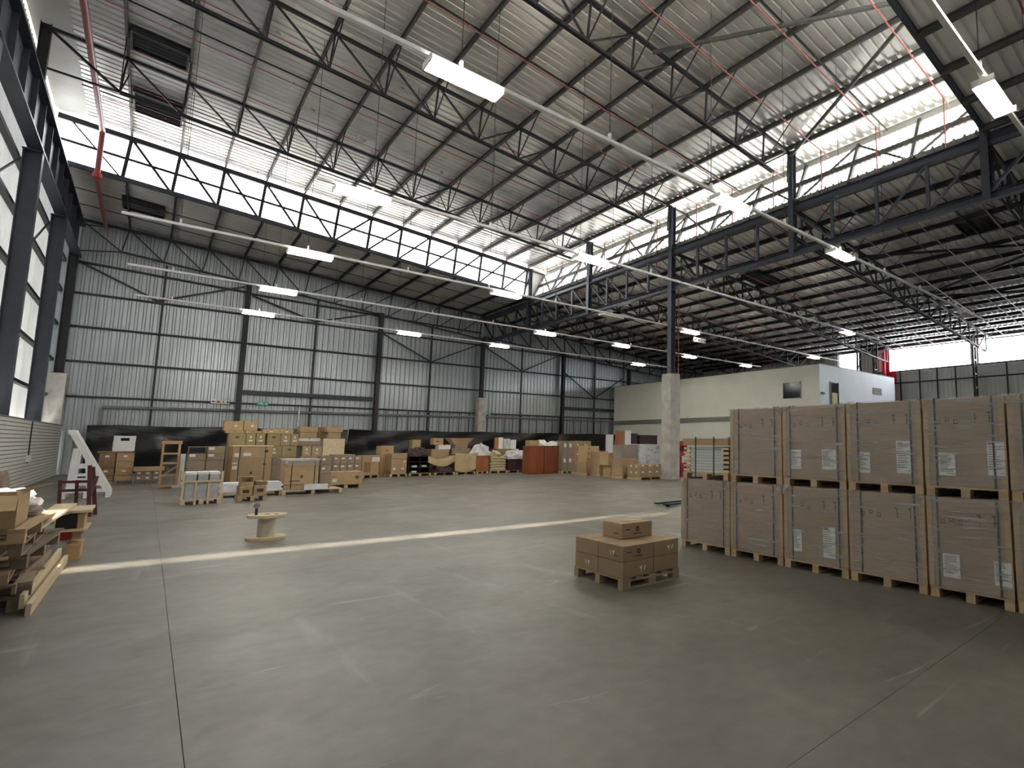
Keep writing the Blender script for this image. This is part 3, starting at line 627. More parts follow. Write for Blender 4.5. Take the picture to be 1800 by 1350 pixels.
# ================================================================== goods
def rot(x, y, z, rz): return Matrix.Translation((x, y, z)) @ Matrix.Rotation(rz, 4, 'Z')
def pallet(X0, Y0, w, d, label, z=0., rz=0., mat='wood', h=.14, along='x', group='wooden pallets', full=True):
    """pallet with its near left corner at X0,Y0; w along x, d along y; blocks in three rows"""
    t = thing('pallet', label, 'pallet', (X0, Y0, z), rz, group); M = WM[t]
    rr = random.Random(int(X0*97+Y0*31+z*11))
    nb = 5
    for k in range(nb):
        if along == 'x': y = (d-.12)*k/(nb-1); box(t, 'deck_board', 0, w, y, y+.12, h-.022, h, mat, M)
        else: x = (w-.12)*k/(nb-1); box(t, 'deck_board', x, x+.12, 0, d, h-.022, h, mat, M)
    for k in range(3):
        if along == 'x':
            x = (w-.10)*k/2; box(t, 'stringer_board', x, x+.10, 0, d, h-.044, h-.022, mat, M)
            if full:
                for q in range(3): y = (d-.12)*q/2; box(t, 'block', x, x+.10, y, y+.12, .02, h-.044, mat, M)
                box(t, 'bottom_board', x, x+.10, 0, d, 0, .02, mat, M)
            else: box(t, 'skid', x, x+.10, 0, d, 0, h-.044, mat, M)
        else:
            y = (d-.10)*k/2; box(t, 'stringer_board', 0, w, y, y+.10, h-.044, h-.022, mat, M)
            if full:
                for q in range(3): x = (w-.12)*q/2; box(t, 'block', x, x+.12, y, y+.10, .02, h-.044, mat, M)
                box(t, 'bottom_board', 0, w, y, y+.10, 0, .02, mat, M)
            else: box(t, 'skid', 0, w, y, y+.10, 0, h-.044, mat, M)
    return t
def carton(label, X0, X1, Y0, D, z0, z1, mat='card', rz=0., marks=(), tape=True, group=None, name='carton', cat='carton', sidemarks=()):
    w, h = X1-X0, z1-z0
    t = thing(name, label, cat, ((X0+X1)/2, Y0+D/2, z0), rz, group); M = WM[t]
    link('body', bevbox(mat, w, D, h), t, M)
    if tape: box(t, 'tape', -.03, .03, -D/2-.002, D/2+.002, h-.05, h+.002, 'tape', M)
    for m, u, v, a, b in marks:
        a = min(a, w*.98); b = min(b, h*.98, 2*min(v, 1-v)*h) if b > .3 else min(b, h*.9)
        box(t, {'paper': 'shipping_label', 'ink': 'printed_mark'}.get(m, 'sticker'), -w/2+u*w-a/2, -w/2+u*w+a/2, -D/2-.004, -D/2, v*h-b/2, v*h+b/2, m, M)
    for m, u, v, a, b in sidemarks: box(t, {'paper': 'shipping_label', 'ink': 'printed_mark'}.get(m, 'sticker'), -w/2-.004, -w/2, -D/2+u*D-a/2, -D/2+u*D+a/2, v*h-b/2, v*h+b/2, m, M)
    return t
def px(x0, x1, yt, yb, Y, z0=None, z1=None):
    xm, ym = (x0+x1)/2, (yt+yb)/2
    return aty(x0, ym, Y).x, aty(x1, ym, Y).x, (aty(xm, yb, Y).z if z0 is None else z0), (aty(xm, yt, Y).z if z1 is None else z1)
def pcart(label, x0, x1, yt, yb, Y, D, mat='card', z0=None, z1=None, **k):
    a, b, c, d = px(x0, x1, yt, yb, Y, z0, z1); carton(label, a, b, Y, D, c, d, mat, **k); return d
def film_shell(t, X0, X1, Y0, D, z0, z1, mat='stretch_film', e=.008):
    vs = cubev(X0-e, X1+e, Y0-e, Y0+D+e, z0, z1+e); solid(t, 'stretch_wrap', mat, vs, CUBE_F[1:])

# ---- row of wrapped pallet boxes on the right
RX, RD = 6.87, 2.1
YR = [7.09, 5.94, 4.90, 3.84, 2.80, 1.87, .86]
def wrapped(y0, y1, z0, label, labels=(), syms=True, seed=0):
    """tall carton on a pallet, face towards -x"""
    rr = random.Random(seed)
    g = .018; a, b = y0+g, y1-g; top = z0+1.175
    pallet(RX, a, RD, b-a, 'wooden pallet under the '+label.replace('wrapped carton', 'carton'), z0, 0, 'wood', .125, 'y', 'pallets of the carton row')
    t = thing('wrapped_carton', label, 'carton', (RX+RD/2, (a+b)/2, z0+.125), 0, 'wrapped carton row')
    M = WM[t]; H = top-z0-.13; w = b-a
    link('body', bevbox('card_wrap', RD, w, H, .008), t, M)
    x = -RD/2
    for s in (-1, 1): box(t, 'corner_board', x-.006, x+.06, s*w/2-.005 if s < 0 else w/2-.055, -w/2+.055 if s < 0 else w/2+.005, 0, H, 'card_pale', M)
    for s in (-.37, .35):
        o = s*w+rr.uniform(-.03, .03); box(t, 'strap', x-.012, x-.007, o-.011, o+.011, 0, H+.01, 'strap', M); box(t, 'strap', x, -x, o-.011, o+.011, H+.006, H+.012, 'strap', M)
    box(t, 'lid_edge', x-.0065, x-.003, -w/2, w/2, H-.13, H-.115, 'card', M)
    # photo y grows towards the left, so u runs from the right edge
    for (ya, yb, za, zb) in labels:
        y_, z_ = (ya+yb)/2-(a+b)/2, (za+zb)/2-z0-.125
        lp = box(t, 'shipping_label', x-.0085, x-.0075, y_-abs(ya-yb)/2, y_+abs(ya-yb)/2, z_-abs(za-zb)/2, z_+abs(za-zb)/2, 'paper', M)
        n = 11; L = []
        for i in range(n):
            zz = z_+abs(za-zb)*(.40-.78*i/n); ww = abs(ya-yb)*rr.uniform(.18, .40)
            L.append((x-.0092, x-.0087, y_+abs(ya-yb)*.42-2*ww, y_+abs(ya-yb)*.42, zz-.006, zz+.006))
        if abs(za-zb) > .36: L += [(x-.0092, x-.0087, y_+.01, y_+.08, z_+abs(za-zb)*.40, z_+abs(za-zb)*.46)]
        link('label_print', boxes_mesh(('lp', seed, ya), 'print_grey', L), lp, M)
    if syms:
        L = []
        for k in range(3):
            c = w*(.30-.11*k); zz = H-.30+(.03 if k == 1 else 0)
            L += [(x-.0072, x-.0062, c-.025, c+.025, zz-.006, zz+.006), (x-.0072, x-.0062, c-.025, c-.017, zz, zz+.04), (x-.0072, x-.0062, c+.012, c+.02, zz, zz+.045), (x-.0072, x-.0062, c-.02, c+.02, zz+.04, zz+.047)]
        for k in range(2):
            c = -w*(.16+.17*k); zz = H-.30
            L += [(x-.0072, x-.0062, c-.006, c+.006, zz, zz+.13), (x-.0072, x-.0062, c-.012, c+.03, zz+.115, zz+.13), (x-.0072, x-.0062, c-.02, c+.006, zz+.05, zz+.065)]
        link('printed_symbols', boxes_mesh(('sy', seed), 'ink', L), t, M)
    # stretch wrap, a loosely rippled skin on the visible face, with torn tails at the corners
    ny, nz = 22, 40; vs = []
    for i in range(ny+1):
        for j in range(nz+1):
            y_ = -w/2-.004+(w+.008)*i/ny; zz = .002+(H+.015)*j/nz
            vs.append((x-.014-.004*math.sin(zz*34+y_*6+seed)*math.sin(y_*3.1+seed)-.003*rr.random(), y_, zz))
    fs = [(i*(nz+1)+j, (i+1)*(nz+1)+j, (i+1)*(nz+1)+j+1, i*(nz+1)+j+1) for i in range(ny) for j in range(nz)]
    solid(t, 'stretch_wrap', 'stretch_film', vs, fs, M, True)
    for s in (-1, 1):
        vs = []; fs = []
        for i in range(7):
            for j in range(5):
                vs.append((x-.02-.035*rr.random(), s*w/2-s*.16*i/6*(1-j*.12)+.02*rr.random(), H+.01-.16*j/4*(1-.1*i)+.02*rr.random()))
        fs = [(i*5+j, (i+1)*5+j, (i+1)*5+j+1, i*5+j+1) for i in range(6) for j in range(4)]
        solid(t, 'wrap_tail', 'bubble_film', vs, fs, M, True)
wrapped(YR[1], YR[0], 0, 'wrapped carton at the far left end, lower tier of the row', seed=1)
wrapped(YR[2], YR[1], 0, 'wrapped carton second from the left, lower tier of the row', seed=2)
wrapped(YR[3], YR[2], 0, 'wrapped carton third from the left, lower tier, two papers low down', [(4.73, 4.58, .56, .25), (4.23, 4.04, .65, .23)], seed=3)
wrapped(YR[4], YR[3], 0, 'wrapped carton fourth from the left, lower tier without papers', seed=4)
wrapped(YR[5], YR[4], 0, 'wrapped carton fifth from the left, lower tier with two papers', [(2.62, 2.43, .52, .25), (2.07, 1.87+.03, .51, .25)], seed=5)
wrapped(YR[6], YR[5], 0, 'wrapped carton cut by the right picture edge, lower tier', seed=6)
wrapped(YR[2], YR[1], 1.178, 'wrapped carton at the left end of the upper tier, without papers', seed=7)
wrapped(YR[3], YR[2], 1.178, 'wrapped carton second in the upper tier with two white papers', [(4.77, 4.57, 1.71, 1.43), (4.22, 4.0, 1.72, 1.44)], seed=8)
wrapped(YR[4], YR[3], 1.178, 'wrapped carton third in the upper tier with one tall paper', [(3.67, 3.5, 1.69, 1.42), (3.14, 2.95, 1.84, 1.43)], seed=9)
wrapped(YR[5], YR[4], 1.178, 'wrapped carton fourth in the upper tier near the right edge', [(2.62, 2.43, 1.70, 1.43), (2.08, 1.9, 1.84, 1.45)], seed=10)
wrapped(YR[6], YR[5], 1.178, 'wrapped carton cut by the right picture edge, upper tier', seed=11)
# white panels between timber spacers on the far left lower carton
pallet(RX, YR[1]+.05, RD, 1.05, 'wooden pallet carrying white panels at the left end of the row', 1.178, 0, 'wood', .125, 'y', 'pallets of the carton row')
t = thing('panel_stack', 'stack of white panels held by timber spacers beside the carton row', 'panels', (RX, YR[1]+.05, 1.303)); y0, y1 = YR[1]+.07, YR[0]-.06
for k in range(9): box(t, 'white_panel', RX+.05, RX+RD, y0+.12, y1-.10, 1.304+.048*k, 1.304+.048*k+.044, 'slab_pale')
for k in range(6):
    for a, b in ((y0-.02, y0+.13), (y1-.13, y1+.02)): box(t, 'spacer_block', RX+.02, RX+.12, a, b, 1.31+.075*k, 1.31+.075*k+.04, 'wood_pale')
box(t, 'cover_board', RX, RX+RD, y0-.02, y1+.02, 1.76, 1.875, 'card_pale'); box(t, 'cover_sheet', RX-.01, RX+RD, y0-.03, y1+.03, 1.875, 1.90, 'foam_white')
for f in (.28, .70): yy = y0+(y1-y0)*f; box(t, 'strap', RX-.014, RX-.008, yy-.012, yy+.012, 1.20, 1.905, 'strap')

# ---- small pallet of cartons in the foreground
SX0, SX1, SY0, SY1 = 4.30, 5.25, 5.45, 6.52
pallet(SX0, SY0, SX1-SX0, SY1-SY0, 'low wooden pallet carrying nine cartons in the foreground', 0, 0, 'wood_dull', .135, 'y')
def logo_carton(label, X0, X1, Y0, Y1, z0, z1, rz=0, flower=True, glass='s', mat='card_small'):
    w, D, h = X1-X0, Y1-Y0, z1-z0
    t = thing('carton', label, 'carton', ((X0+X1)/2, (Y0+Y1)/2, z0), rz, 'printed cartons on the small pallet'); M = WM[t]
    link('body', bevbox(mat, w, D, h, .006), t, M)
    box(t, 'tape', -w/2-.002, w/2+.002, -.028, .028, h-.04, h+.0015, 'tape', M)
    def tri(name, pts, mat, side):
        vs = [((u, -D/2-.0025, v) if side == 's' else (-w/2-.0025, u, v)) for u, v in pts]; solid(t, name, mat, vs, [tuple(range(len(pts)))], M)
    if flower:
        for k in range(6):
            a = math.pi*k/3; c, s = math.cos(a)*.022, math.sin(a)*.022; tri('petal_mark', [(.0+c+.014*math.cos(a+q*math.pi/3), h*.58+s+.014*math.sin(a+q*math.pi/3)) for q in range(6)], 'ink', 's')
        tri('name_print', [(-.07, h*.26), (.07, h*.26), (.07, h*.32), (-.07, h*.32)], 'ink', 's'); tri('side_print', [(-w*.4, h*.55), (-w*.25, h*.55), (-w*.25, h*.62), (-w*.4, h*.62)], 'ink', 's')
        tri('side_print', [(-D*.3, h*.3), (-D*.1, h*.3), (-D*.1, h*.36), (-D*.3, h*.36)], 'ink', 'w')
    for sd in glass:
        o = .05 if sd == 's' else -.05
        tri('glass_symbol', [(o-.035, h*.62), (o+.012, h*.62), (o+.006, h*.46), (o-.004, h*.40), (o-.003, h*.26), (o-.014, h*.26), (o-.014, h*.42), (o-.03, h*.5)], 'paper', sd)
        tri('arrow_symbol', [(o+.03, h*.36), (o+.05, h*.36), (o+.055, h*.52), (o+.075, h*.56), (o+.06, h*.66), (o+.04, h*.52)], 'paper', sd)
    return t
xm, ym = (SX0+SX1)/2+.02, (SY0+SY1)/2
for lv, (z0, z1) in enumerate(((.137, .328), (.331, .525))):
    tn = ['bottom', 'top'][lv]
    logo_carton('front carton in the %s layer of the small pallet' % tn, SX0+.005, xm-.004, SY0+.005, ym-.004, z0, z1, 0, lv == 1, 's' if lv == 0 else 'w')
    logo_carton('right carton in the %s layer of the small pallet' % tn, xm+.004, SX1-.01, SY0+.005, ym-.004, z0, z1, 0, False, 's' if lv == 1 else '')
    logo_carton('left carton in the %s layer of the small pallet' % tn, SX0+.005, xm-.004, ym+.004, SY1-.01, z0, z1, 0, False, 'w' if lv == 0 else '')
    logo_carton('rear carton in the %s layer of the small pallet' % tn, xm+.004, SX1-.01, ym+.004, SY1-.01, z0, z1, 0, False, '')
logo_carton('single carton with flower mark on top of the small pallet', 4.60, 5.11, 5.85, 6.30, .5265, .728, -.03, True, '', 'card_small')

# ---- cable drum
rc = Vector((1.70, 12.75, 0))
def disc(t, name, c, r, z0, z1, mat, n=28, M=None):
    vs = [(c[0]+r*math.cos(2*math.pi*i/n), c[1]+r*math.sin(2*math.pi*i/n), z) for z in (z0, z1) for i in range(n)]
    fs = [(i, (i+1) % n, n+(i+1) % n, n+i) for i in range(n)]+[tuple(range(n)), tuple(range(n, 2*n))]
    return solid(t, name, mat, vs, fs, M)
t = thing('cable_drum', 'empty wooden cable drum standing on end in the open floor', 'cable drum', rc)
for z in (0., .40):
    for k in range(6):      # flange made of planks
        a, b = -.30+.60*k/6+.004, -.30+.60*(k+1)/6-.004; pts = []
        for q in range(7): y = a+(b-a)*q/6; pts.append((math.sqrt(max(.0, .30**2-y*y)), y))
        ring = pts+[(-x, y) for x, y in reversed(pts)]
        vs = [(rc.x+x, rc.y+y, z+zz) for zz in (0, .05) for x, y in ring]; m_ = len(ring)
        solid(t, 'flange_plank', 'wood_pale', vs, [(i, (i+1) % m_, m_+(i+1) % m_, m_+i) for i in range(m_)]+[tuple(range(m_)), tuple(range(m_, 2*m_))])
disc(t, 'core', rc, .135, .05, .40, 'drum_core'); disc(t, 'hub_hole', rc, .05, .45, .452, 'ink'); disc(t, 'hub_washer', (rc.x+.12, rc.y-.1), .035, .45, .457, 'red_paint', 10)
t = thing('tape_gun', 'small dark tape dispenser standing on the cable drum', 'tape dispenser', (rc.x-.17, rc.y-.02, .45)); q = (rc.x-.17, rc.y-.02)
box(t, 'handle', q[0]-.02, q[0]+.02, q[1]-.02, q[1]+.02, .45, .585, 'rubber'); bar(t, 'tape_roll', (q[0], q[1]-.03, .615), (q[0], q[1]+.03, .615), .10, .10, 'grey_trim', prof='cyl'); bar(t, 'blade', (q[0]+.04, q[1], .625), (q[0]+.09, q[1], .565), .04, .01, 'galv')

# ---- left cluster of goods
Y1 = YF(355, 886)
a, b, _, _ = px(319, 391, 830, 886, Y1)
pallet(a, Y1, b-a, 1.0, 'pallet of the slatted crate with grey slabs', 0, 0, 'wood_pale', .14, 'x', full=False)
t = thing('slat_crate', 'open slatted crate holding upright grey slabs', 'crate', (a, Y1, .14)); zt = aty(355, 829, Y1).z
for k in range(4): xx = a+(b-a-.05)*k/3; box(t, 'upright_slat', xx, xx+.05, Y1-.02, Y1, .0, zt-(.0 if k in (0, 3) else .25), 'wood_pale')
box(t, 'cross_slat', a, b, Y1-.04, Y1-.02, .62, .67, 'wood_pale'); box(t, 'cross_slat', a, a+.03, Y1, Y1+1, .62, .67, 'wood_pale'); box(t, 'upright_slat', a-.02, a, Y1+.9, Y1+.96, 0, zt, 'wood_pale')
for k in range(3):
    xx = a+.06+(b-a-.12)*k/3; box(t, 'grey_slab', xx+.02, xx+(b-a-.12)/3-.02, Y1+.03, Y1+.9, .142, zt-.08, 'slab_grey'); box(t, 'foam_edge', xx+.01, xx+(b-a-.12)/3-.01, Y1+.02, Y1+.92, zt-.08, zt-.02, 'foam_white')
# front small pallet of cartons
Y2 = YF(440, 880); a, b, _, _ = px(419, 470, 850, 880, Y2)
pallet(a, Y2, b-a, .8, 'pallet with a few small cartons in front of the tall pile', 0, 0, 'wood', .14, 'x', full=False)
m = (a+b)/2; mk2 = (('ink', .5, .5, .16, .10),)
carton('left lower small carton in front of the tall pile', a+.02, m-.01, Y2+.02, .7, .14, .42, 'card', marks=mk2); carton('right lower small carton in front of the tall pile', m+.01, b-.02, Y2+.02, .7, .14, .45, 'card', marks=mk2)
t = thing('open_carton', 'open small carton with dark inside in front of the tall pile', 'carton', (a+.3, Y2+.3, .42)); x0, x1, z0, z1 = a+.04, m+.0, .42, .70
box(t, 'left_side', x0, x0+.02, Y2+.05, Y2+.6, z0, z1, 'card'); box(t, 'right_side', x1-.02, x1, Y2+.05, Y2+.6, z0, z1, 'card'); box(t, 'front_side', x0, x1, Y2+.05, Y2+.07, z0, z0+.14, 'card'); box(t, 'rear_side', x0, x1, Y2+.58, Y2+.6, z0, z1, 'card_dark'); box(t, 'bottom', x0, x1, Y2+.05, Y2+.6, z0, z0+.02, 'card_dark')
solid(t, 'flap', 'card_pale', [(x0-.15, Y2+.0, z1+.03), (x1+.1, Y2+.0, z1+.01), (x1, Y2+.3, z1+.012), (x0, Y2+.3, z1+.012), (x0-.15, Y2+.0, z1+.02), (x1+.1, Y2+.0, z1), (x1, Y2+.3, z1+.002), (x0, Y2+.3, z1+.002)], CUBE_F)
carton('flat small carton leaning beside the open one', m+.06, b-.01, Y2+.05, .6, .45, .56, 'card_dark')
# white panels lying on long pallet
Y3 = YF(440, 873)+.1; a, b, _, _ = px(386, 497, 850, 873, Y3)
pallet(a, Y3, b-a, .9, 'long pallet of white panels behind the small cartons', 0, 0, 'wood', .16, 'x', full=False)
t = thing('panel_bundle', 'bundle of long white panels lying on a low pallet', 'panels', (a, Y3, .16))
for k in range(4): box(t, 'white_panel', a+.05*(k % 2), b-.04*(k % 2), Y3+.02, Y3+.85, .162+.07*k, .162+.07*k+.062, 'panel_white')
# big box pair (front, strapped)
Y4 = YF(440, 853); a, b, _, z1 = px(405, 476, 806, 849, Y4)
pallet(a, Y4, b-a, 1.3, 'pallet under the big strapped carton of the tall pile', 0, 0, 'wood', .14, 'x', full=False)
pm = (('paper', .09, .62, .16, .14), ('paper', .09, .80, .16, .06), ('ink', .82, .75, .10, .06), ('ink', .5, .38, .08, .10), ('strap', .18, .5, .03, 1.0), ('strap', .82, .5, .03, 1.0))
zz = aty(440, 806, Y4).z; carton('big strapped carton with white labels, lower one in the tall pile', a, b, Y4, 1.2, .14, zz, 'card', marks=[(m_, u, v, w_, h_ if h_ < .9 else zz-.14) for m_, u, v, w_, h_ in pm], tape=False)
a2, b2, _, z2 = px(409, 479, 785, 806, Y4)
carton('big strapped carton with timber lid, upper one in the tall pile', a2, b2, Y4, 1.2, zz+.004, z2, 'card', marks=[('paper', .1, .3, .14, .14), ('paper', .36, .35, .26, .12), ('ink', .84, .6, .12, .1), ('strap', .18, .5, .03, .5), ('strap', .82, .5, .03, .5)], tape=False)
box(tag(link('timber_lid', None, None, Matrix.Translation((a2, Y4, z2))), 'pale timber lid board on the upper strapped carton', 'board'), 'board', a2-.03, b2+.03, Y4-.03, Y4+1.2, z2, z2+.05, 'wood_pale')
# wrapped stack beside
Y5 = Y4+.45; a, b, _, z1 = px(477, 501, 805, 847, Y5)
pallet(a, Y5, b-a, .9, 'pallet under the film-wrapped brown stack', 0, 0, 'wood_old', .14, 'x', full=False)
zc = .14
for k in range(3):
    ze = .14+(z1-.14)*(k+1)/3; carton(['bottom', 'middle', 'top'][k]+' carton of the film-wrapped brown stack', a, b, Y5, .8, zc, ze-.003, 'card_dark'); zc = ze
film_shell(tag(link('film_wrap', None, None, Matrix.Translation((a, Y5, .14))), 'crumpled clear film around the brown stack', 'film'), a, b, Y5, .8, .14, z1, 'bubble_film', .012)
# tall back pile: two rows of olive cartons with symbols
Y6 = Y4+1.45
def oc(label, x0, x1, yt, yb, z0=None, z1=None, sym='glass', mat='card_olive', Y=Y6, D=.6):
    a, b, c, d = px(x0, x1, yt, yb, Y, z0, z1); h = d-c
    mk_ = [('ink', .5, .7, .10, .07)] if sym == 'ink' else ([('paper', .5, .72, .05, .09), ('paper', .5, .42, .12, .06)] if sym == 'glass' else ([('paper', .6, .55, .09, .08)] if sym == 'lab' else []))
    carton(label, a, b, Y, D, c, d, mat, marks=mk_); return d
xa, xb, _, _ = px(399, 525, 780, 850, Y6)
pallet(xa, Y6, (xb-xa)/2-.05, 1.0, 'pallet under the left half of the olive carton pile', 0, 0, 'wood_old', .14, 'x', full=False); pallet((xa+xb)/2, Y6, (xb-xa)/2, 1.0, 'pallet under the right half of the olive carton pile', 0, 0, 'wood_old', .14, 'x', full=False)
zrow = [.14] + [aty(460, y, Y6).z for y in (826, 805, 784, 762)]
for r in range(4):
    cols = [(400, 431, 'ink'), (431, 448, 'glass'), (448.5, 465, 'glass')] if r == 3 else [(400, 432, 'n'), (432, 465, 'n')]
    colsb = [(468, 492, 'ink'), (492, 510, 'glass'), (510, 524, 'glass')] if r == 3 else [(468, 496, 'glass'), (496, 522, 'ink')]
    for q, (x0, x1, sy) in enumerate(cols+colsb): oc('olive carton, %s from the left in %s layer of the tall pile' % (ordn[q], ['the lowest', 'second', 'third', 'the top'][r]), x0, x1, 0, 0, zrow[r]+.002, zrow[r+1]-.002, sy) if 0 else carton('olive carton, %s from the left in %s layer of the tall pile' % (ordn[q], ['the lowest', 'the second', 'the third', 'the symbol'][r]), aty(x0, 790, Y6).x, aty(x1, 790, Y6).x-.01, Y6, .65, zrow[r]+.002, zrow[r+1]-.002, 'card_olive', marks=[('ink', .5, .7, .12, .08)] if sy == 'ink' else [('paper', .5, .72, .06, .10), ('paper', .5, .42, .14, .07)] if sy == 'glass' else [])
zt = zrow[-1]
pcart('pale carton with white sticker, left one on the very top of the pile', 394, 428, 740, 758, Y6+.1, .6, 'card_pale', zt+.10, None, marks=[('paper', .6, .5, .10, .09)])
pcart('pale carton with white sticker, right one on the very top of the pile', 429, 453, 740, 758, Y6+.1, .6, 'card_pale', zt+.10, None, marks=[('paper', .6, .5, .10, .09)])
for x0, x1, s in ((396, 430, 'left'), (431, 461, 'middle')): pcart('flat carton under the topmost cartons, %s one' % s, x0, x1, 757, 762, Y6+.02, .65, 'card_pale', zt+.002, zt+.098)
for x0, x1, s in ((462, 492, 'left'), (492, 516, 'right')): pcart('flat pale carton lying on the symbol cartons, %s one' % s, x0, x1, 754, 762, Y6+.02, .65, 'card_pale', zt+.002, None, marks=[('paper', .5, .4, .1, .05)])
# right part of left cluster
Y7 = Y6+.1; xa, xb, _, _ = px(527, 607, 780, 850, Y7)
pallet(xa, Y7, xb-xa, 1.0, 'pallet under the pinkish cartons right of the tall pile', 0, 0, 'wood_old', .14, 'x', full=False)
for q, (x0, x1, w_) in enumerate(((528, 565, 'left'), (567, 604, 'right'))):
    zb = aty(545, 802, Y7).z; carton('tall brown carton at the base behind the strapped box, '+w_, aty(x0, 800, Y7).x, aty(x1, 800, Y7).x, Y7, .8, .142, zb, 'card')
for q, (x0, x1) in enumerate(((531, 547), (548, 566))): pcart('brown carton with glass symbol under pink flat boxes, %s one' % ['left', 'right'][q], x0, x1, 784, 802, Y7+.01, .6, 'card', zb+.002, None, marks=[('paper', .5, .65, .08, .12), ('paper', .5, .3, .12, .05)])
zc = aty(545, 784, Y7).z
pcart('pinkish flat box below the stacked brown pair', 524, 565, 776, 784, Y7, .7, 'card_grey', zc+.003, None); zd = aty(545, 776, Y7).z; pcart('pinkish white flat box under the stacked brown pair', 525, 563, 770, 776, Y7, .7, 'bag_grey', zd+.003, None); ze = aty(545, 770, Y7).z
pcart('lower brown carton of the left top pair', 527, 557, 760, 770, Y7, .6, 'card', ze+.003, None); zf_ = aty(545, 760, Y7).z; pcart('upper brown carton of the left top pair', 527, 559, 750, 760, Y7, .6, 'card', zf_+.003, None)
a, b, c, d = px(568, 606, 771, 801, Y7-.05)
t = thing('board_box', 'pale particle board box standing right of the tall pile', 'box', (a, Y7, zb)); box(t, 'front_board', a, b, Y7, Y7+.02, zb+.002, d, 'osb'); box(t, 'body', a+.01, b-.01, Y7+.02, Y7+.7, zb+.002, d-.01, 'osb')
pcart('lower brown carton of the right top pair', 577, 599, 760, 770.5, Y7, .6, 'card_olive', d+.003, None); zf_ = aty(588, 760, Y7).z; pcart('upper brown carton of the right top pair', 575, 603, 750, 760, Y7, .6, 'card', zf_+.003, None); 
pcart('brown carton peeking between the two top pairs', 561, 574, 751, 769, Y7+.65, .5, 'card_dark', aty(568, 770, Y7).z, None)
# H strapped box on pallet
Y8 = YF(540, 868); a, b, _, d = px(502, 562, 806, 850, Y8)
pallet(a-.05, Y8, 1.0+(b-a)*.0+.75, 1.0, 'pale pallet under the strapped carton with white film top', 0, 0, 'wood_pale', .14, 'x', full=False)
carton('strapped carton with white film over its top', a, b, Y8+.15, .9, .14, d-.07, 'card', marks=[('strap', .2, .5, .03, .9), ('strap', .88, .5, .03, .9), ('ink', .5, .45, .06, .10), ('ink', .3, .3, .3, .03), ('strap', .5, .17, 1.1, .02)], tape=False)
t = thing('film_cover', 'white crumpled film over the strapped carton', 'film', (a, Y8, d)); box(t, 'film_top', a-.02, b+.02, Y8+.12, Y8+1.07, d-.068, d-.02, 'bag_grey'); box(t, 'film_skirt', a-.02, b+.02, Y8+.12, Y8+.135, d-.24, d-.068, 'bubble_film')
pa, pb, pc, pd = px(535, 576, 851, 862, Y8); t = thing('panel_bundle', 'short white slab bundle on the pale pallet front', 'panels', (pa, Y8, .14))
for k in range(2): box(t, 'white_panel', pa, pb, Y8-.02, Y8+.12, .145+.09*k, .145+.09*k+.085, 'panel_white')
# I stack, J cartons, K long box
Y9 = Y8+.35; a, b, _, d = px(563, 582, 801, 842, Y9)
zc = .0
for k in range(4): ze = d*(k+1)/4; carton('%s carton of the narrow stack beside the long box' % ['bottom', 'second', 'third', 'top'][k], a, b, Y9, .6, zc, ze-.003, 'card_grey', marks=[('paper', .3, .6, .09, .07)] if k > 1 else ()); zc = ze
YK = YF(608, 858); a, b, c, d = px(580, 637, 829, 852, YK)
carton('long brown carton with dark fish mark on skids', a, b, YK, .8, .13, d, 'card_pale', marks=[('paper', .14, .35, .14, .12), ('sign_red', .13, .62, .14, .03), ('ink', .83, .55, .11, .11)], tape=False)
t = thing('skid_base', 'timber skids under the long brown carton', 'skid', (a, YK, 0))
for f in (.02, .45, .9): box(t, 'skid', a+(b-a)*f, a+(b-a)*f+.12, YK+.02, YK+.78, 0, .13, 'wood')
YJ = YK+1.0; zb = .62; a, b, c, d = px(585, 635, 802, 829, YJ)
pallet(a, YJ, b-a, .9, 'pallet under the eight small label cartons', 0, 0, 'wood_old', .14, 'x', full=False)
carton('wide brown carton under the small label cartons', a, b, YJ, .8, .142, c, 'card_dark')
for r in range(2):
    for q in range(4): carton('%s small pinkish label carton in the %s row above the long box' % (ordn[q], ['lower', 'upper'][r]), a+(b-a)*q/4+.004, a+(b-a)*(q+1)/4-.004, YJ, .6, c+.003+(d-c)*r/2, c+(d-c)*(r+1)/2, 'card_grey', marks=[('paper', .4, .72, .10, .06)], group='small label cartons above the long box')
t = thing('lid_board', 'grey lid board on the small label cartons', 'board', (a, YJ, d)); box(t, 'board', a, b-.25, YJ, YJ+.7, d+.002, d+.07, 'card_grey')
# left pair of brown stacks with foam on top, low carton row, shelf, boxes behind crate
YS = YF(200, 851); names_ = ['left', 'right']
for q, (x0, x1) in enumerate(((171, 201), (202, 234))):
    a, b, _, _ = px(x0, x1, 800, 850, YS); pallet(a, YS, b-a, .9, 'pallet under the %s brown stack by the white trestle' % names_[q], 0, 0, 'wood_old', .12, 'x', full=False)
    zs = [.12] + [aty(200, y, YS).z for y in (836, 823, 811, 796)]
    for k in range(4): carton('brown carton, %s from floor in the %s stack by the trestle' % (ordn[k], names_[q]), a+.01, b-.01, YS, .8, zs[k]+.002, zs[k+1]-.002, 'card_dark' if q == 0 else 'card', marks=[('paper', .5, .6, .12, .08)] if k in (1, 3) else ())
a, b, _, _ = px(171, 233, 790, 796, YS); zt = zs[-1]; t = thing('cover_board', 'dark flat board over the two brown stacks', 'board', (a, YS, zt)); box(t, 'board', a, b, YS-.02, YS+.8, zt, zt+.06, 'card_dark')
a, b, c, d = px(198, 237, 775, 792, YS); t = thing('foam_block', 'white foam packing blocks on the brown stacks', 'foam', (a, YS, zt+.06))
box(t, 'lower_block', a, b, YS+.1, YS+.6, zt+.062, d, 'foam_white'); e = aty(215, 766, YS).z
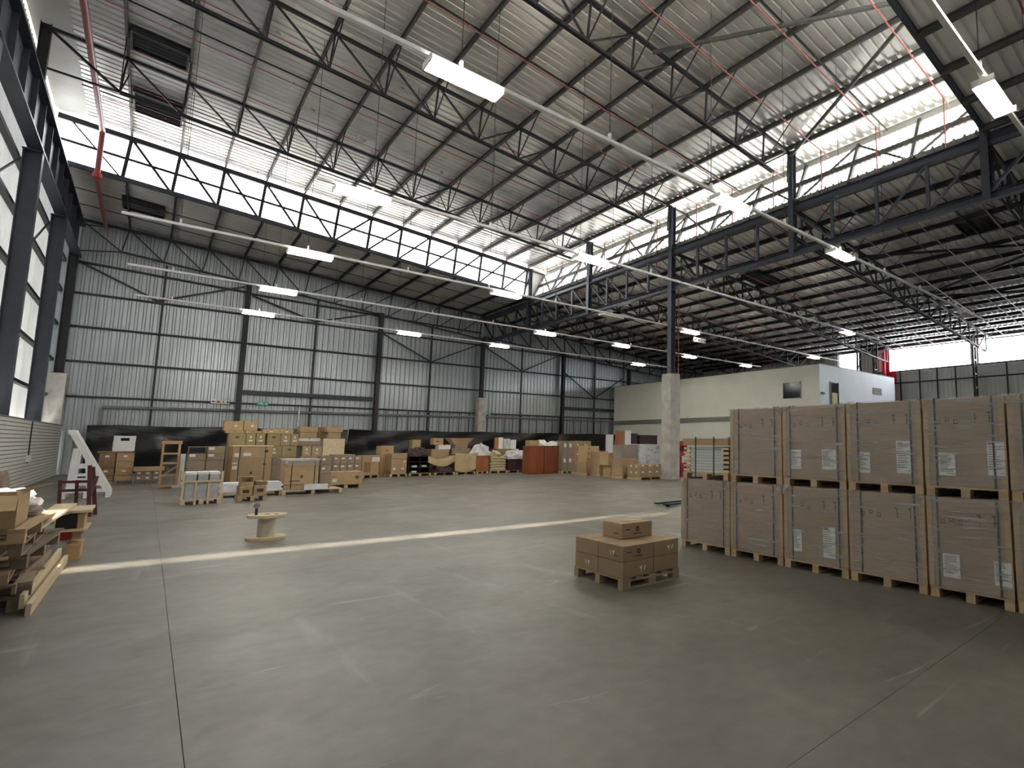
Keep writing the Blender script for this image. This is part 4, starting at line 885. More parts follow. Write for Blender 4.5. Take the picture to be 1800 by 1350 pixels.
for x0, x1, hh in ((200, 212, 1.), (212, 228, .72), (228, 239, 1.)): aa, bb = aty(x0, 770, YS).x, aty(x1, 770, YS).x; box(t, 'foam_lug', aa, bb, YS+.12, YS+.58, d+(.12 if hh < 1 else 0), d+(e-d)*(.9+.1*hh), 'foam_white')
YQ = YF(258, 850); a, b, _, d = px(236, 282, 828, 848, YQ)
pallet(a, YQ, b-a, .8, 'pallet of the low row of cartons before the black sheeting', 0, 0, 'wood_old', .12, 'x', full=False)
for r in range(2):
    for q in range(3): carton('%s dark carton in the %s layer of the low row' % (ordn[q], names_[0] if 0 else ['lower', 'upper'][r]), a+(b-a)*q/3+.01, a+(b-a)*(q+1)/3-.01, YQ, .6, .122+(d-.12)*r/2, .118+(d-.12)*(r+1)/2, 'card_grey', marks=[('paper', .5, .6, .10, .07)])
t = thing('cover_board', 'pale cardboard sheet over the low carton row', 'board', (a, YQ, d)); box(t, 'board', a-.05, b+.1, YQ-.05, YQ+.7, d, d+.16, 'card_pale')
YT = YF(290, 858); a, b, _, d = px(282, 315, 775, 858, YT)
t = thing('shelf_unit', 'raw pine open shelf unit facing the camera', 'shelf', (a, YT, 0))
for xx in (a, b-.06):
    for yy in (YT, YT+.4): box(t, 'upright', xx, xx+.06, yy, yy+.05, 0, d, 'pine_orange')
for y in (857, 837, 816, 799): zz = max(.03, aty(298, y, YT).z); box(t, 'shelf_board', a, b, YT, YT+.45, zz, zz+.06, 'pine_orange')
box(t, 'top_rail', a-.03, b+.03, YT-.02, YT+.45, d-.12, d, 'pine_orange'); zz = aty(298, 830, YT).z; bar(t, 'loose_slat', (a, YT+.2, zz-.2), (b, YT+.25, zz+.25), .05, .06, 'pine_orange')
t = thing('foam_strip', 'bent white packing strip leaning on the pine shelf', 'foam', (b+.05, YT+.1, 0)); z0 = aty(318, 828, YT).z; z1 = aty(318, 798, YT).z; box(t, 'upright_piece', b+.02, b+.16, YT+.05, YT+.15, 0.02, z1, 'foam_white'); box(t, 'foot_piece', b-.15, b+.16, YT-.1, YT+.05, 0, .08, 'foam_white')
YU = YT-1.6; a, b, _, _ = px(326, 391, 830, 850, YU)
pallet(a, YU, b-a, 1.0, 'pallet under the cartons behind the slatted crate', 0, 0, 'wood_old', .14, 'x', full=False)
zs = [.14] + [aty(358, y, YU).z for y in (828, 809, 797, 785)]
for k in range(4):
    for q in range(2):
        if k == 3 and q == 0: continue
        carton('%s carton, %s from floor, behind the slatted crate' % (names_[q], ordn[k]), a+(b-a)*q/2+.01, a+(b-a)*(q+1)/2-.01, YU, .7, zs[k]+.002, zs[k+1]-.002, ['card_dark', 'card_grey', 'card_grey', 'card_olive'][k], marks=[('paper', .25, .7, .16, .1)] if k > 1 else [])
t = thing('open_carton', 'open topped dark carton behind the slatted crate', 'carton', (a, YU, zs[3])); m = (a+b)/2
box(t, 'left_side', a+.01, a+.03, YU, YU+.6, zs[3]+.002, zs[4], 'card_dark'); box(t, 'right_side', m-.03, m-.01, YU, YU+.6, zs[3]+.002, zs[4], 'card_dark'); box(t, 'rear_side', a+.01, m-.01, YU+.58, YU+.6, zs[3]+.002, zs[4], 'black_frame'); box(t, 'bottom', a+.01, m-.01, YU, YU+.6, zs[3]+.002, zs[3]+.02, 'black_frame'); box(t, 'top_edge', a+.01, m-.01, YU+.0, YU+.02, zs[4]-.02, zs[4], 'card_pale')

# ---- white trestle on a pallet, red trolley
YA = YF(150, 876); a, b, _, _ = px(106, 193, 860, 876, YA)
pallet(a, YA, b-a, 1.4, 'whitewashed pallet under the white trestle', 0, 0, 'foam_white', .2, 'x', full=False)
t = thing('trestle_rack', 'tall white A-shaped trestle rack on a pallet', 'rack', (a, YA, .2))
ap = aty(126, 757, YA+.1); ap2 = aty(136, 757, YA+.9); ft = aty(189, 858, YA+.1)
lf = aty(120, 864, YA+.1)
for dy in (.1, 1.1):
    bar(t, 'raking_leg', (ap.x, YA+dy, ap.z), (ft.x, YA+dy, .2), .14, .15, 'foam_white', (0, 1, 0)); bar(t, 'front_leg', (ap.x+.15, YA+dy, ap.z-.55), (lf.x, YA+dy, .2), .14, .14, 'foam_white', (0, 1, 0)); bar(t, 'inner_leg', (ap.x+.42, YA+dy, ap.z-.85), (lf.x+.45, YA+dy, .2), .14, .12, 'foam_white', (0, 1, 0))
    for y in (820, 836, 845, 853): p_ = aty(140, y, YA+.1); q_ = aty(165+(y-820)*.5, y, YA+.1); bar(t, 'rung', (p_.x-.15, YA+dy, p_.z), (q_.x, YA+dy, p_.z), .06, .12 if y == 820 else .05, 'foam_white')
bar(t, 'ridge', (ap.x, YA+.1, ap.z-.05), (ap.x, YA+1.1, ap.z-.05), .14, .14, 'foam_white')
YV = YF(160, 908); P_ = lambda x, y: aty(x, y, YV)
t = thing('red_trolley', 'dark red steel trolley frame near the left wall', 'trolley', (P_(150, 880).x, YV, 0))
for x0, x1, yt, dy in ((156, 158, 818, 0), (165, 161, 822, .5)): bar(t, 'upright', (P_(x0, 905).x, YV+dy, 0), (P_(x1, yt).x, YV+dy, P_(x1, yt).z), .07, .07, 'rust_red', (0, 1, 0))
for y in (848, 863): bar(t, 'cross_rail', (P_(103, y).x, YV+.25, P_(130, y).z), (P_(162, y).x, YV+.25, P_(130, y).z), .05, .06, 'rust_red')
for x in (104, 134): bar(t, 'short_post', (P_(x, 880).x, YV+.25, 0), (P_(x, 845).x, YV+.25, P_(x, 845).z), .06, .06, 'rust_red', (0, 1, 0))
bar(t, 'knee', (P_(158, 870).x, YV, P_(158, 870).z), (P_(168, 840).x, YV+.5, P_(168, 840).z), .06, .06, 'rust_red'); box(t, 'platform', P_(103, 880).x, P_(160, 880).x, YV, YV+.7, .12, .17, 'rust_red')
for x in (108, 155): bar(t, 'wheel', (P_(x, 900).x, YV+.02, .06), (P_(x, 900).x, YV+.08, .06), .12, .12, 'rubber', prof='cyl')
# brown arched carton piece and black one at the left wall
def arch(t, name, x, y, w_, h_, th, mat, lean):
    pts = [(-w_/2, 0), (w_/2, 0)] + [(w_/2*math.cos(math.pi*q/10), h_-w_/2+w_/2*math.sin(math.pi*q/10)*1.0) for q in range(0, 11)]
    vs = [(x+lean*z+s, y+u, z) for s in (0, th) for u, z in pts]; n_ = len(pts)
    solid(t, name, mat, vs, [tuple(range(n_)), tuple(range(n_, 2*n_))]+[(i, (i+1) % n_, n_+(i+1) % n_, n_+i) for i in range(n_)])
t = thing('arched_board', 'brown arch-topped cardboard form leaning near the white block wall', 'board', (-2.6, 18, 0)); arch(t, 'front_form', -2.45, 18.2, 1.2, 1.55, .10, 'card_grey', -.06); arch(t, 'rear_form', -2.75, 17.9, 1.1, 1.45, .10, 'black_plastic', -.06); arch(t, 'side_form', -2.2, 19.2, .9, 1.1, .08, 'card_grey', -.05)

# ---- timber and pallet heap at the left edge
hz_ = 0.; rr = random.Random(5)
for k in range(6):
    pallet(-2.05+rr.uniform(-.08, .1), 9.0+rr.uniform(-.1, .2), 1.2, 1.9, ['bottom pallet of the broken heap at the left edge', 'second pallet up in the broken heap at the left edge', 'third pallet up in the broken heap', 'fourth pallet up in the broken heap', 'fifth pallet up in the broken heap', 'topmost pallet of the broken heap'][k], hz_, rr.uniform(-.06, .06), ['wood_old', 'wood_old', 'wood', 'wood_old', 'wood_old', 'wood'][k], .145, 'y' if k % 2 else 'x', 'pallets in the broken heap'); hz_ += .147
def plank(label, p, q, w_, h_, mat): o = link('plank', cube(mat), None, span(p, q, w_, h_)); tag(o, label, 'plank', 'loose planks of the heap')
plank('pale plank lying on the floor along the heap', (-.74, 8.85, .06), (-.72, 12.2, .06), .04, .12, 'wood_pale'); plank('second pale plank on edge against the heap', (-.80, 8.95, .13), (-.78, 12.1, .17), .035, .14, 'wood_pale'); plank('old plank leaning along the bottom of the heap', (-.88, 9.1, .24), (-.84, 11.6, .28), .03, .10, 'wood_old')
plank('long pale plank jutting up out of the heap', (-1.15, 8.7, .55), (-.72, 11.3, .92), .20, .03, 'wood_pale'); plank('dark board sticking out of the heap', (-1.7, 8.55, .52), (-.95, 9.9, .60), .30, .025, 'wood_old'); plank('short board poking from the middle of the heap', (-1.5, 8.75, .33), (-1.1, 10.3, .36), .14, .03, 'wood'); plank('thin stick across the top of the heap', (-1.6, 8.85, .73), (-1.05, 9.8, .78), .05, .03, 'wood_pale')
plank('broken board lying on top of the heap', (-2.0, 9.2, .90), (-1.0, 10.6, .91), .22, .025, 'wood_old'); plank('grey board under the crumpled plastic', (-1.9, 10.6, .91), (-.9, 10.75, .92), .30, .025, 'wood_old')
for k in range(5): plank(['stub board low at the front of the heap', 'split board at the front of the heap', 'nailed board at the front of the heap', 'short grey board at the heap front', 'crooked board at the heap front'][k], (-1.9+.12*k, 8.75-.05*k, .10+.13*k), (-1.15+.05*k, 8.8+.03*k, .12+.12*k), .10, .03, 'wood_old' if k % 2 else 'wood')
for k in range(4): plank(['grey offcut jutting left of the pale plank', 'thin grey lath hanging out of the heap', 'dark offcut in the middle of the heap', 'brown offcut near the heap top'][k], (-1.25+.07*k, 9.4+.5*k, .22+.17*k), (-.78+.02*k, 10.0+.55*k, .30+.16*k), .09, .022, 'wood_old' if k != 3 else 'card_dark')
def blob(name, label, cat, c, rx_, ry_, rz_, mat, seed, rough=.25, n=18, m_=10):
    q = random.Random(seed); vs = []; a1 = [q.uniform(0, 6) for _ in range(6)]
    for j in range(m_+1):
        th = math.pi/2*j/m_
        for i in range(n):
            ph = 2*math.pi*i/n; r_ = 1+rough*(math.sin(3*ph+a1[0])*math.sin(4*th+a1[1])+.7*math.sin(5*ph+6*th+a1[2]))+q.uniform(-.5, .5)*rough*.6
            vs.append((c[0]+rx_*math.cos(th)*math.cos(ph)*r_, c[1]+ry_*math.cos(th)*math.sin(ph)*r_, c[2]+max(0, rz_*math.sin(th)*r_)))
    fs = [(j*n+i, j*n+(i+1) % n, (j+1)*n+(i+1) % n, (j+1)*n+i) for j in range(m_) for i in range(n)]
    o = link(name, pyd(('blob', label), mat, vs, fs, False)); tag(o, label, cat); return o
blob('plastic_sheet', 'crumpled grey plastic sheet on top of the pallet heap', 'plastic', (-1.35, 10.5, .925), .5, .45, .24, 'bag_grey', 3)
# big open carton at left edge
t = thing('open_carton', 'large open cardboard carton with a flap at the left edge', 'carton', (-1.8, 9.3, .88)); xe = aty(33, 872, 8.92).x; zt = aty(33, 872, 8.92).z; zb = max(.886, aty(21, 965, 8.92).z)
box(t, 'front_side', xe-1.3, xe, 8.92, 8.94, zb, zt, 'card_pale'); box(t, 'right_side', xe-.02, xe, 8.94, 9.72, zb, zt, 'card_pale'); box(t, 'rear_side', xe-1.3, xe, 9.72, 9.74, zb, zt, 'card_pale'); box(t, 'left_side', xe-1.3, xe-1.28, 8.94, 9.72, zb, zt, 'card_pale'); box(t, 'bottom', xe-1.3, xe, 8.92, 9.72, zb, zb+.02, 'card_pale')
solid(t, 'front_flap', 'card_pale', [(xe-1.3, 8.92, zt), (xe, 8.92, zt), (xe+.02, 8.62, zt-.13), (xe-1.3, 8.62, zt-.13), (xe-1.3, 8.92, zt+.008), (xe, 8.92, zt+.008), (xe+.02, 8.62, zt-.122), (xe-1.3, 8.62, zt-.122)], CUBE_F)
fp = aty(86, 853, 9.4); solid(t, 'right_flap', 'card_pale', [(xe-.01, 8.92, zt), (xe-.01, 9.72, zt), (fp.x, 9.8, fp.z), (fp.x-.2, 9.1, fp.z-.03), (xe-.01, 8.92, zt+.008), (xe-.01, 9.72, zt+.008), (fp.x, 9.8, fp.z+.008), (fp.x-.2, 9.1, fp.z-.022)], CUBE_F)
# second small heap behind: boards, black box, red box, orange crate
YH = YF(125, 986)+.1; Q_ = lambda x, y: aty(x, y, YH)
def pbox(name, label, cat, x0, x1, yt, yb, D, mat, dy=0., z0=None):
    a, b, c, d = px(x0, x1, yt, yb, YH+dy, z0); o = thing(name, label, cat, ((a+b)/2, YH+dy, max(0, c))); 
    box(o, 'body', a, b, YH+dy, YH+dy+D, max(0, c), d, mat); box(o, 'rim', a-.008, b+.008, YH+dy-.008, YH+dy+D+.008, d-.03, d, mat); return d, a, b
d1, a, b = pbox('wood_crate', 'small orange wooden crate on the floor by the heap', 'crate', 116, 140, 957, 986, .6, 'pine_orange', 0, 0.)
d1b, *_ = pbox('plastic_tub', 'clear grey plastic tub beside the orange crate', 'tub', 88, 116, 950, 984, .6, 'bag_grey', .1, 0.)
d2, *_ = pbox('red_box', 'bright red box in the small heap', 'box', 100, 126, 934, 951, .5, 'red_paint', .05, max(d1, d1b)+.0); d3, *_ = pbox('tan_box', 'tan box beside the red box', 'box', 126.5, 142, 934, 955, .5, 'card_pale', .05, max(d1, d1b))
def brd(label, x0, x1, z, D, dy=0., th=.03): a, b = Q_(x0, 930).x, Q_(x1, 930).x; o = thing('board', label, 'board', (a, YH+dy, z)); box(o, 'board', a, b, YH+dy-.1, YH+dy+D, z, z+th, 'wood_pale')
d4 = max(d2, d3); brd('pale board between the red and black boxes', 96, 154, d4+.002, .8)
d5, *_ = pbox('black_box', 'black box under the top board of the small heap', 'box', 98, 136, 902, 930, .6, 'black_frame', .02, d4+.034); d6, *_ = pbox('carton', 'white and pink carton beside the black box', 'carton', 136.5, 148, 903, 930, .6, 'card_pale', .02, d4+.034)
brd('pale top board of the small heap', 100, 158, max(d5, d6)+.002, .8, .0, .04)
carton('brown carton supporting the rear of the small heap', Q_(95, 960).x, Q_(118, 960).x, YH+.8, .6, 0, .5, 'card_dark')

# ---- middle of the back: heaps of goods along the black sheeting
YM = YF(700, 838)
def pal(x0, x1, Y, D, label): a, b, _, _ = px(x0, x1, 820, 836, Y); pallet(a, Y, b-a, D, label, 0, 0, 'wood', .14, 'x', 'pallets along the back wall', False)
pal(637, 668, YM, 1.0, 'pallet under the brown carton with white paper'); pal(686, 716, YM, 1.0, 'pallet under the square label carton'); pal(719, 758, YM, 1.1, 'pallet under the black shelving heap'); pal(764, 800, YM, 1.0, 'pallet under the wicker bundle'); pal(802, 836, YM, 1.0, 'pallet under the tan blanket'); pal(838, 858, YM, .9, 'pallet under the cherry cabinet'); pal(860, 892, YM, 1.0, 'pallet under the cream sacks'); pal(893, 928, YM, 1.0, 'pallet under the maroon chest')
pcart('brown carton with white paper right of the long box', 637, 666, 801, 833, YM, .9, 'card', .142, None, marks=[('paper', .8, .8, .35, .22), ('card_dark', .3, .4, .3, .5)])
pcart('tall pale carton behind the white paper carton', 668, 691, 784, 836, YM+1.0, .8, 'card_pale', 0, None, marks=[('ink', .5, .85, .1, .05)]); 
pcart('square brown carton with three white labels', 688, 715, 797, 834, YM, .9, 'card', .142, None, marks=[('paper', .2, .25, .13, .1), ('paper', .75, .25, .13, .1), ('paper', .85, .6, .08, .08), ('card_dark', .5, .74, .9, .03)])
a, b, _, d = px(718, 756, 802, 834, YM); t = thing('black_shelving', 'black shelving units heaped with white parts', 'shelving', (a, YM, .142))
box(t, 'back_panel', a, b, YM+.85, YM+.88, .142, d, 'black_frame')
for k in range(4): zz = .142+(d-.17)*k/3; box(t, 'shelf', a, b, YM, YM+.85, zz, zz+.03, 'black_frame')
for f in (0, .5, .97): box(t, 'side_panel', a+(b-a)*f, a+(b-a)*f+.03, YM, YM+.85, .142, d, 'black_frame')
for f, zf2 in ((.3, .2), (.3, .52), (.75, .5)): box(t, 'white_part', a+(b-a)*(f-.1), a+(b-a)*(f+.12), YM+.1, YM+.4, .175+(d-.17)*(int(zf2*3))/3, .175+(d-.17)*(int(zf2*3))/3+.09, 'foam_white')
blob('fabric_heap', 'grey brown fabric heap on the black shelving', 'fabric', ((a+b)/2, YM+.4, d+.002), (b-a)*.52, .5, .42, 'wicker', 11, .15)
a, b, _, d = px(764, 800, 816, 836, YM); blob('wicker_bundle', 'dark woven bundle under the hanging tan cloth', 'bundle', ((a+b)/2, YM+.45, .142), (b-a)*.55, .55, d-.1, 'wicker', 12, .08)
def drape(label, x0, x1, yt, yb, Y, D, mat, sag=0.0, ragged=.0, zt=None):
    a, b, c, d = px(x0, x1, yt, yb, Y); d = zt or d; n_ = 16; vs = []; q = random.Random(len(label))
    for i in range(n_+1):
        u = i/n_; x = a+(b-a)*u; s = -sag*math.sin(math.pi*u)
        for j in range(9):
            v = j/8
            if v < .5: y = Y+D*(1-2*v); z = d+s+.01+.02*math.sin(5*u+3*v)
            else: y = Y-.03-.03*math.sin(9*u+2*v); z = d+s-(d-c)*(2*v-1)*(1-ragged*abs(u-.4))+.02*math.sin(7*u)*(2*v-1)
            vs.append((x, y, z))
    fs = [(i*9+j, (i+1)*9+j, (i+1)*9+j+1, i*9+j+1) for i in range(n_) for j in range(8)]
    o = link('draped_cloth', pyd(('drape', label), mat, vs, fs, True)); tag(o, label, 'cloth'); return d
a, b, _, dA = px(801, 836, 798, 832, YM); carton('brown carton hidden under the tan blanket', a, b, YM+.05, .8, .142, dA-.02, 'card_dark')
drape('tan blanket hanging over a pallet load', 799, 837, 798, 830, YM, .8, 'fabric_tan', 0, .25)
drape('tan cardboard sheet sagging over the wicker bundle', 752, 800, 801, 813, YM, .7, 'fabric_tan', .22, .2)
ya = YM+1.1
def sup(label, x0, x1, yt, Y, D, mat): pcart(label, x0, x1, yt, 836, Y, D, mat, 0, None)
sup('brown carton stack base behind the black shelving', 724, 745, 787, ya, .7, 'card_dark'); pcart('small olive carton on top behind the black shelving', 725, 739.5, 773, 787, ya, .5, 'card_olive', aty(734, 787, ya).z+.002, None)
sup('brown carton base behind the sagging cardboard', 757, 789, 790, ya, .7, 'card'); zb = aty(773, 790, ya).z; pcart('small white carton behind the sagging cardboard', 771, 792, 782, 790, ya, .5, 'foam_white', zb+.002, None); pcart('small pale carton above the white carton', 762, 779.5, 770, 782, ya+.02, .5, 'card_pale', aty(773, 782, ya).z+.002, None, marks=[('ink', .4, .5, .12, .06)])
sup('brown carton base under the wide tray', 793, 826, 788, ya, .8, 'card_grey'); zb = aty(810, 788, ya).z; pcart('pinkish carton under the wide tray', 800, 822, 781, 788, ya, .6, 'card_grey', zb+.002, None)
a, b, c, d = px(792, 831, 771, 781, ya); zt_ = aty(811, 781, ya).z
t = thing('wide_tray', 'wide pale tray with flared sides on top of cartons', 'tray', ((a+b)/2, ya, zt_)); m = (b-a)
solid(t, 'tray_body', 'card_pale', [(a+m*.2, ya+.1, zt_+.003), (b-m*.2, ya+.1, zt_+.003), (b-m*.2, ya+.7, zt_+.003), (a+m*.2, ya+.7, zt_+.003), (a, ya-.05, d), (b, ya-.05, d), (b, ya+.85, d), (a, ya+.85, d)], CUBE_F); box(t, 'tray_rim', a-.02, b+.02, ya-.07, ya+.87, d, d+.03, 'card_pale')
a, b, _, d = px(837, 859, 802, 832, YM); t = thing('cherry_cabinet', 'small cherry wood cabinet beside the tan blanket', 'cabinet', (a, YM, .142)); box(t, 'carcass', a, b, YM+.02, YM+.6, .142, d, 'cherry'); m = (a+b)/2
for s, e in ((a, m), (m, b)): dd = box(t, 'door', s+.015, e-.015, YM, YM+.02, .18, d-.03, 'cherry')
box(t, 'top', a-.02, b+.02, YM-.02, YM+.62, d, d+.03, 'cherry')
blob('film_bundle', 'clear plastic wrapped bundle on the cherry cabinet', 'plastic', ((a+b)/2, YM+.35, d+.032), .55, .35, .62, 'bag_grey', 21, .14)
a, b, _, d = px(861, 891, 803, 831, YM); n_ = 5
for k in range(n_):
    z0 = .142+(d-.142)*k/n_; z1 = .142+(d-.142)*(k+1)/n_-.004; t = thing('cream_sack', '%s cream sack from the floor in the sack stack' % ordn[k], 'sack', ((a+b)/2, YM+.4, z0), 0, 'stacked cream sacks')
    bm = bmesh.new(); bmesh.ops.create_cube(bm, size=1, matrix=Matrix.Translation((0, 0, (z1-z0)/2)) @ Matrix.Diagonal((b-a-.03*(k % 2), .8, z1-z0, 1))); bmesh.ops.bevel(bm, geom=list(bm.edges), offset=(z1-z0)*.42, segments=3, affect='EDGES'); me = bpy.data.meshes.new('sack'); bm.to_mesh(me); bm.free(); me.materials.append(MATS['cream_cloth']); link('sack_body', me, t, WM[t]); box(t, 'seam', -.3, .3, -.405, -.39, (z1-z0)*.45, (z1-z0)*.55, 'fabric_tan', WM[t])
blob('cloth_heap', 'crumpled cream cloth heaped on the sack stack', 'cloth', ((a+b)/2-.1, YM+.4, d), .5, .35, .3, 'cream_cloth', 23, .2)
sup('tall brown carton behind the cream sacks', 870, 911, 789, ya, .7, 'card_dark'); zb = aty(890, 789, ya).z
for x0, x1, yt, mt, s in ((870, 876, 769, 'cherry', 'brown upright panel on the carton behind the cream sacks'), (876.5, 884, 769, 'foam_white', 'left white upright panel behind the cream sacks'), (885, 896, 771, 'bag_grey', 'film covered upright panel behind the cream sacks'), (897, 907, 773, 'foam_white', 'right white upright panel behind the cream sacks')):
    a, b, c, d = px(x0, x1, yt, 789, ya); o = thing('upright_panel', s, 'panel', (a, ya, zb)); box(o, 'panel_face', a, b, ya, ya+.12, zb+.002, d, mt); box(o, 'panel_edge', a, b, ya+.12, ya+.14, zb+.002, d-.02, 'grey_trim')
a, b, _, d = px(892, 928, 808, 831, YM); t = thing('maroon_chest', 'dark maroon chest left of the mahogany cabinet', 'chest', (a, YM, .142)); box(t, 'body', a, b, YM, YM+.7, .142, d, 'maroon'); box(t, 'lid', a-.015, b+.015, YM-.015, YM+.715, d, d+.04, 'maroon'); box(t, 'band', (a+b)/2-.02, (a+b)/2+.02, YM-.01, YM, .142, d, 'black_frame')
blob('film_bundle', 'clear plastic wrapped goods on the maroon chest', 'plastic', ((a+b)/2, YM+.35, d+.042), .8, .35, .5, 'bag_grey', 27, .14)
YW = YF(955, 833); a, b, _, d = px(930, 982, 785, 831, YW); t = thing('mahogany_cabinet', 'wide mahogany cabinet with two flat doors', 'cabinet', (a, YW, 0)); box(t, 'carcass', a, b, YW+.03, YW+.75, 0, d, 'mahogany'); box(t, 'top', a-.02, b+.02, YW, YW+.76, d, d+.04, 'mahogany'); m = (a+b)/2
for s, e in ((a+.02, m-.03), (m+.03, b-.02)): box(t, 'door', s, e, YW, YW+.03, .06, d-.03, 'mahogany')
box(t, 'centre_post', m-.025, m+.025, YW+.01, YW+.03, .0, d, 'maroon')
for x0, x1, yt, mt, s in ((919, 938, 770, 'card_pale', 'pinkish carton on the left end of the mahogany cabinet'),): pcart(s, x0+12, x1+10, yt+4, 785, YW+.1, .5, mt, d+.045, None)
blob('white_bag', 'white sack lying on the mahogany cabinet, left one', 'bag', (a+(b-a)*.48, YW+.35, d+.042), .42, .3, .32, 'foam_white', 31, .12); blob('white_bag', 'white sack lying on the mahogany cabinet, right one', 'bag', (a+(b-a)*.86, YW+.35, d+.042), .4, .3, .26, 'foam_white', 32, .12)

# ---- right heap near the tall column: pallets in a row, both faces seen
def rowload(x0, x1, ytop, ybase, label, D=.9, mat='card', rows=1, cols=1, marks=(), side=(), wood='wood', dz=0):
    Y = YF((x0+x1)/2, ybase); a, b, _, d = px(x0, x1, ytop, ybase, Y); b -= .06
    pallet(a, Y, b-a, D, 'pallet under the '+label, 0, 0, wood, .14, 'x', 'pallets by the tall column', False)
    for r in range(rows):
        for c in range(cols):
            lb = label if rows*cols == 1 else '%s, %s' % (label, (['lower', 'upper'] if rows == 2 else ['bottom', 'middle', 'top'])[r] if cols == 1 else ('%s %s one' % ((['lower', 'upper'] if rows == 2 else ['bottom', 'middle', 'top'] if rows == 3 else ['only'])[r], ['left', 'right', 'far right'][c])))
            carton(lb, a+(b-a)*c/cols+.006, a+(b-a)*(c+1)/cols-.006, Y+.01, D-.03, .142+(d-.142)*r/rows, .14+(d-.142)*(r+1)/rows-.002, mat, marks=marks, sidemarks=side)
    return Y, a, b, d
rowload(988, 1009, 775, 832, 'grey brown label cartons right of the mahogany cabinet', .9, 'card_grey', 2, 2, [('paper', .5, .7, .16, .22)])
Ya, a, b, d = rowload(1011, 1040, 775, 829, 'brown cartons with stickers behind the three-dot carton', .8, 'card', 3, 2, [('paper', .3, .6, .10, .09)])
rowload(1014, 1028, 814, 834, 'small grey label carton before the stickered cartons', .5, 'card_grey', 1, 1, [('paper', .5, .7, .2, .2)])
Ya, a, b, d = rowload(1030, 1051, 811, 836, 'brown double cartons under the three-dot carton', .9, 'card', 2, 1)
pcart('carton with three dark dots near the tall column', 1031, 1053, 784, 811, Ya, .8, 'card_pale', d+.002, None, marks=[('ink', .18, .85, .06, .08), ('ink', .18, .5, .06, .08), ('ink', .18, .15, .06, .08)])
rowload(1054, 1071, 793, 837, 'narrow brown cartons right of the three-dot carton', .9, 'card', 3, 1)
Ya, a, b, d = rowload(1073, 1091, 818, 839, 'low brown carton under the tilted pale carton', .7, 'card', 1, 1, [('paper', .6, .7, .12, .1)])
pcart('pale carton sitting askew above the low brown carton', 1068, 1095, 796, 817, Ya+.05, .7, 'card_pale', d+.002, None, rz=.08, marks=[('paper', .55, .2, .1, .1)])
Ya, a, b, d = rowload(1094, 1122, 806, 841, 'big plain brown cartons left of the tall column', .9, 'card', 2, 1)
t_ = tag(link('film_load', None, None, Matrix.Translation((a, Ya, d))), 'film-wrapped grey load on the plain brown cartons', 'load'); z1 = aty(1109, 782, Ya).z; box(t_, 'goods', a+.02, b-.02, Ya+.05, Ya+.8, d, z1, 'card_grey'); film_shell(t_, a+.02, b-.02, Ya+.05, .75, d, z1, 'bubble_film', .015)
Ya, a, b, d = rowload(1125, 1164, 816, 843, 'label cartons at the foot of the tall column', 1.0, 'card', 2, 3, [('paper', .4, .8, .13, .09)], [('paper', .3, .7, .12, .1), ('paper', .7, .7, .12, .1)])
Yb_ = Ya+1.3; a, b, _, z1 = px(1124, 1158, 781, 812, Yb_); t_ = tag(link('film_load', None, None, Matrix.Translation((a, Yb_, 0))), 'white film-wrapped load just left of the tall column', 'load'); box(t_, 'goods', a, b, Yb_, Yb_+.9, 0, z1, 'panel_white'); film_shell(t_, a, b, Yb_, .9, 0, z1, 'bubble_film', .015)
for x0, x1, yt, mt, s in ((1066, 1078, 764, 'foam_white', 'white door leaf standing behind the cartons'), (1083, 1097, 757, 'cherry', 'brown door leaf standing behind the cartons'), (1097.5, 1109, 757, 'foam_white', 'tall white panel beside the brown door leaf')):
    Yc = 27.5; a, b, c, d = px(x0, x1, yt, 800, Yc); o = thing('door_leaf', s, 'door leaf', (a, Yc, 0)); box(o, 'leaf', a, b, Yc, Yc+.08, 0, d, mt); box(o, 'edge_strip', a, a+.02, Yc-.01, Yc, 0, d, 'grey_trim')
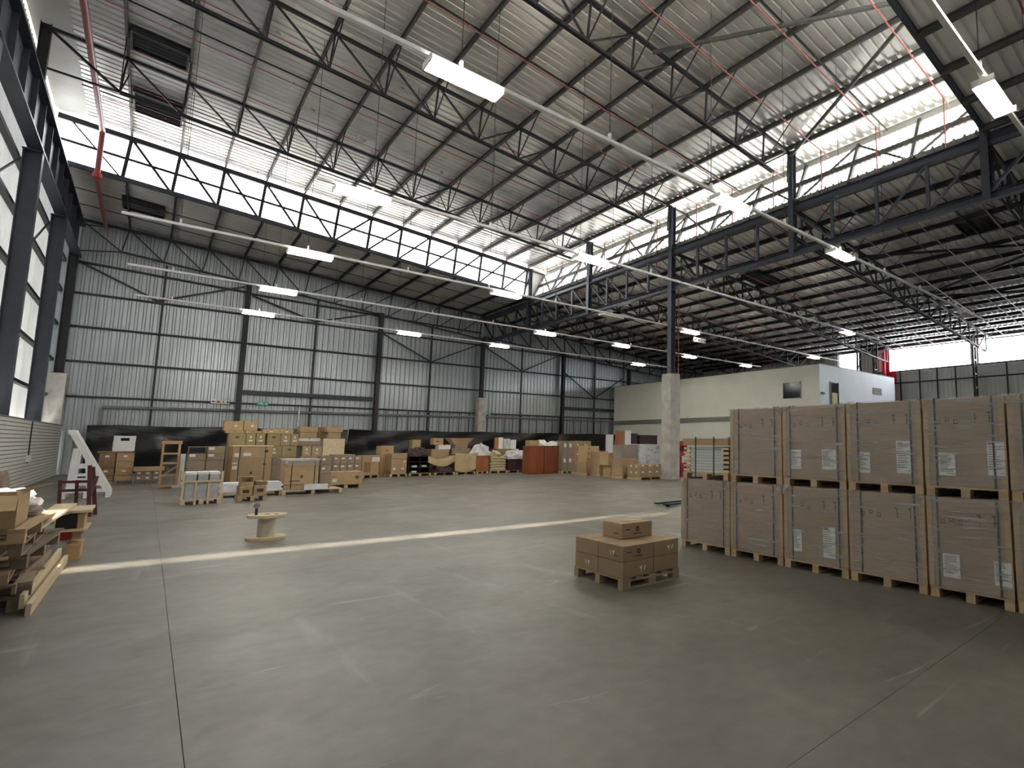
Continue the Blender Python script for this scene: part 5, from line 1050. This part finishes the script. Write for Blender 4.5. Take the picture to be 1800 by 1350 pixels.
for q, (x0, x1, yt) in enumerate(((1111, 1120, 763), (1124, 1155, 766))):
    Yc = 28; a, b, c, d = px(x0, x1, yt, 812, Yc); o = thing('dark_furniture', ['narrow dark furniture piece behind the film loads', 'wide dark furniture piece behind the film loads'][q], 'furniture', (a, Yc, 0)); box(o, 'body', a, b, Yc, Yc+.6, 0, d, 'maroon'); box(o, 'top', a-.03, b+.03, Yc-.03, Yc+.63, d, d+.04, 'black_frame')
# red hose cabinet and pallet truck near the column
a = fl(1196, 838); t = thing('hose_reel', 'red fire hose reel behind the tall column', 'hose reel', (a.x, a.y, 0)); box(t, 'stand', a.x-.1, a.x+.1, a.y, a.y+.1, 0, 1.9, 'fire_red'); bar(t, 'reel', (a.x, a.y-.12, 1.5), (a.x, a.y-.02, 1.5), .8, .8, 'fire_red', prof='cyl', n=20); bar(t, 'reel_hub', (a.x, a.y-.16, 1.5), (a.x, a.y-.12, 1.5), .3, .3, 'rubber', prof='cyl'); bar(t, 'extinguisher', (a.x+.1, a.y-.2, 0), (a.x+.1, a.y-.2, .75), .26, .26, 'fire_red', (1, 0, 0), 'cyl')
a = fl(1188, 890); t = thing('pallet_truck', 'dark hand pallet truck half hidden behind the carton row', 'pallet truck', (a.x, a.y, 0))
for dy in (0, .4): box(t, 'fork', a.x-.35, a.x+.75, a.y+dy, a.y+dy+.15, .05, .09, 'steel')
box(t, 'pump_body', a.x+.75, a.x+1.0, a.y+.05, a.y+.5, .06, .5, 'rubber'); bar(t, 'handle', (a.x+.9, a.y+.27, .4), (a.x+.55, a.y+.2, 1.0), .05, .05, 'rubber', (0, 1, 0), 'cyl'); bar(t, 'grip', (a.x+.55, a.y+.05, 1.0), (a.x+.55, a.y+.40, 1.0), .05, .05, 'rubber', prof='cyl'); bar(t, 'wheel', (a.x+.9, a.y+.2, .09), (a.x+.9, a.y+.35, .09), .18, .18, 'rubber', prof='cyl'); bar(t, 'roller', (a.x-.25, a.y+.02, .035), (a.x-.25, a.y+.13, .035), .07, .07, 'rubber', prof='cyl')
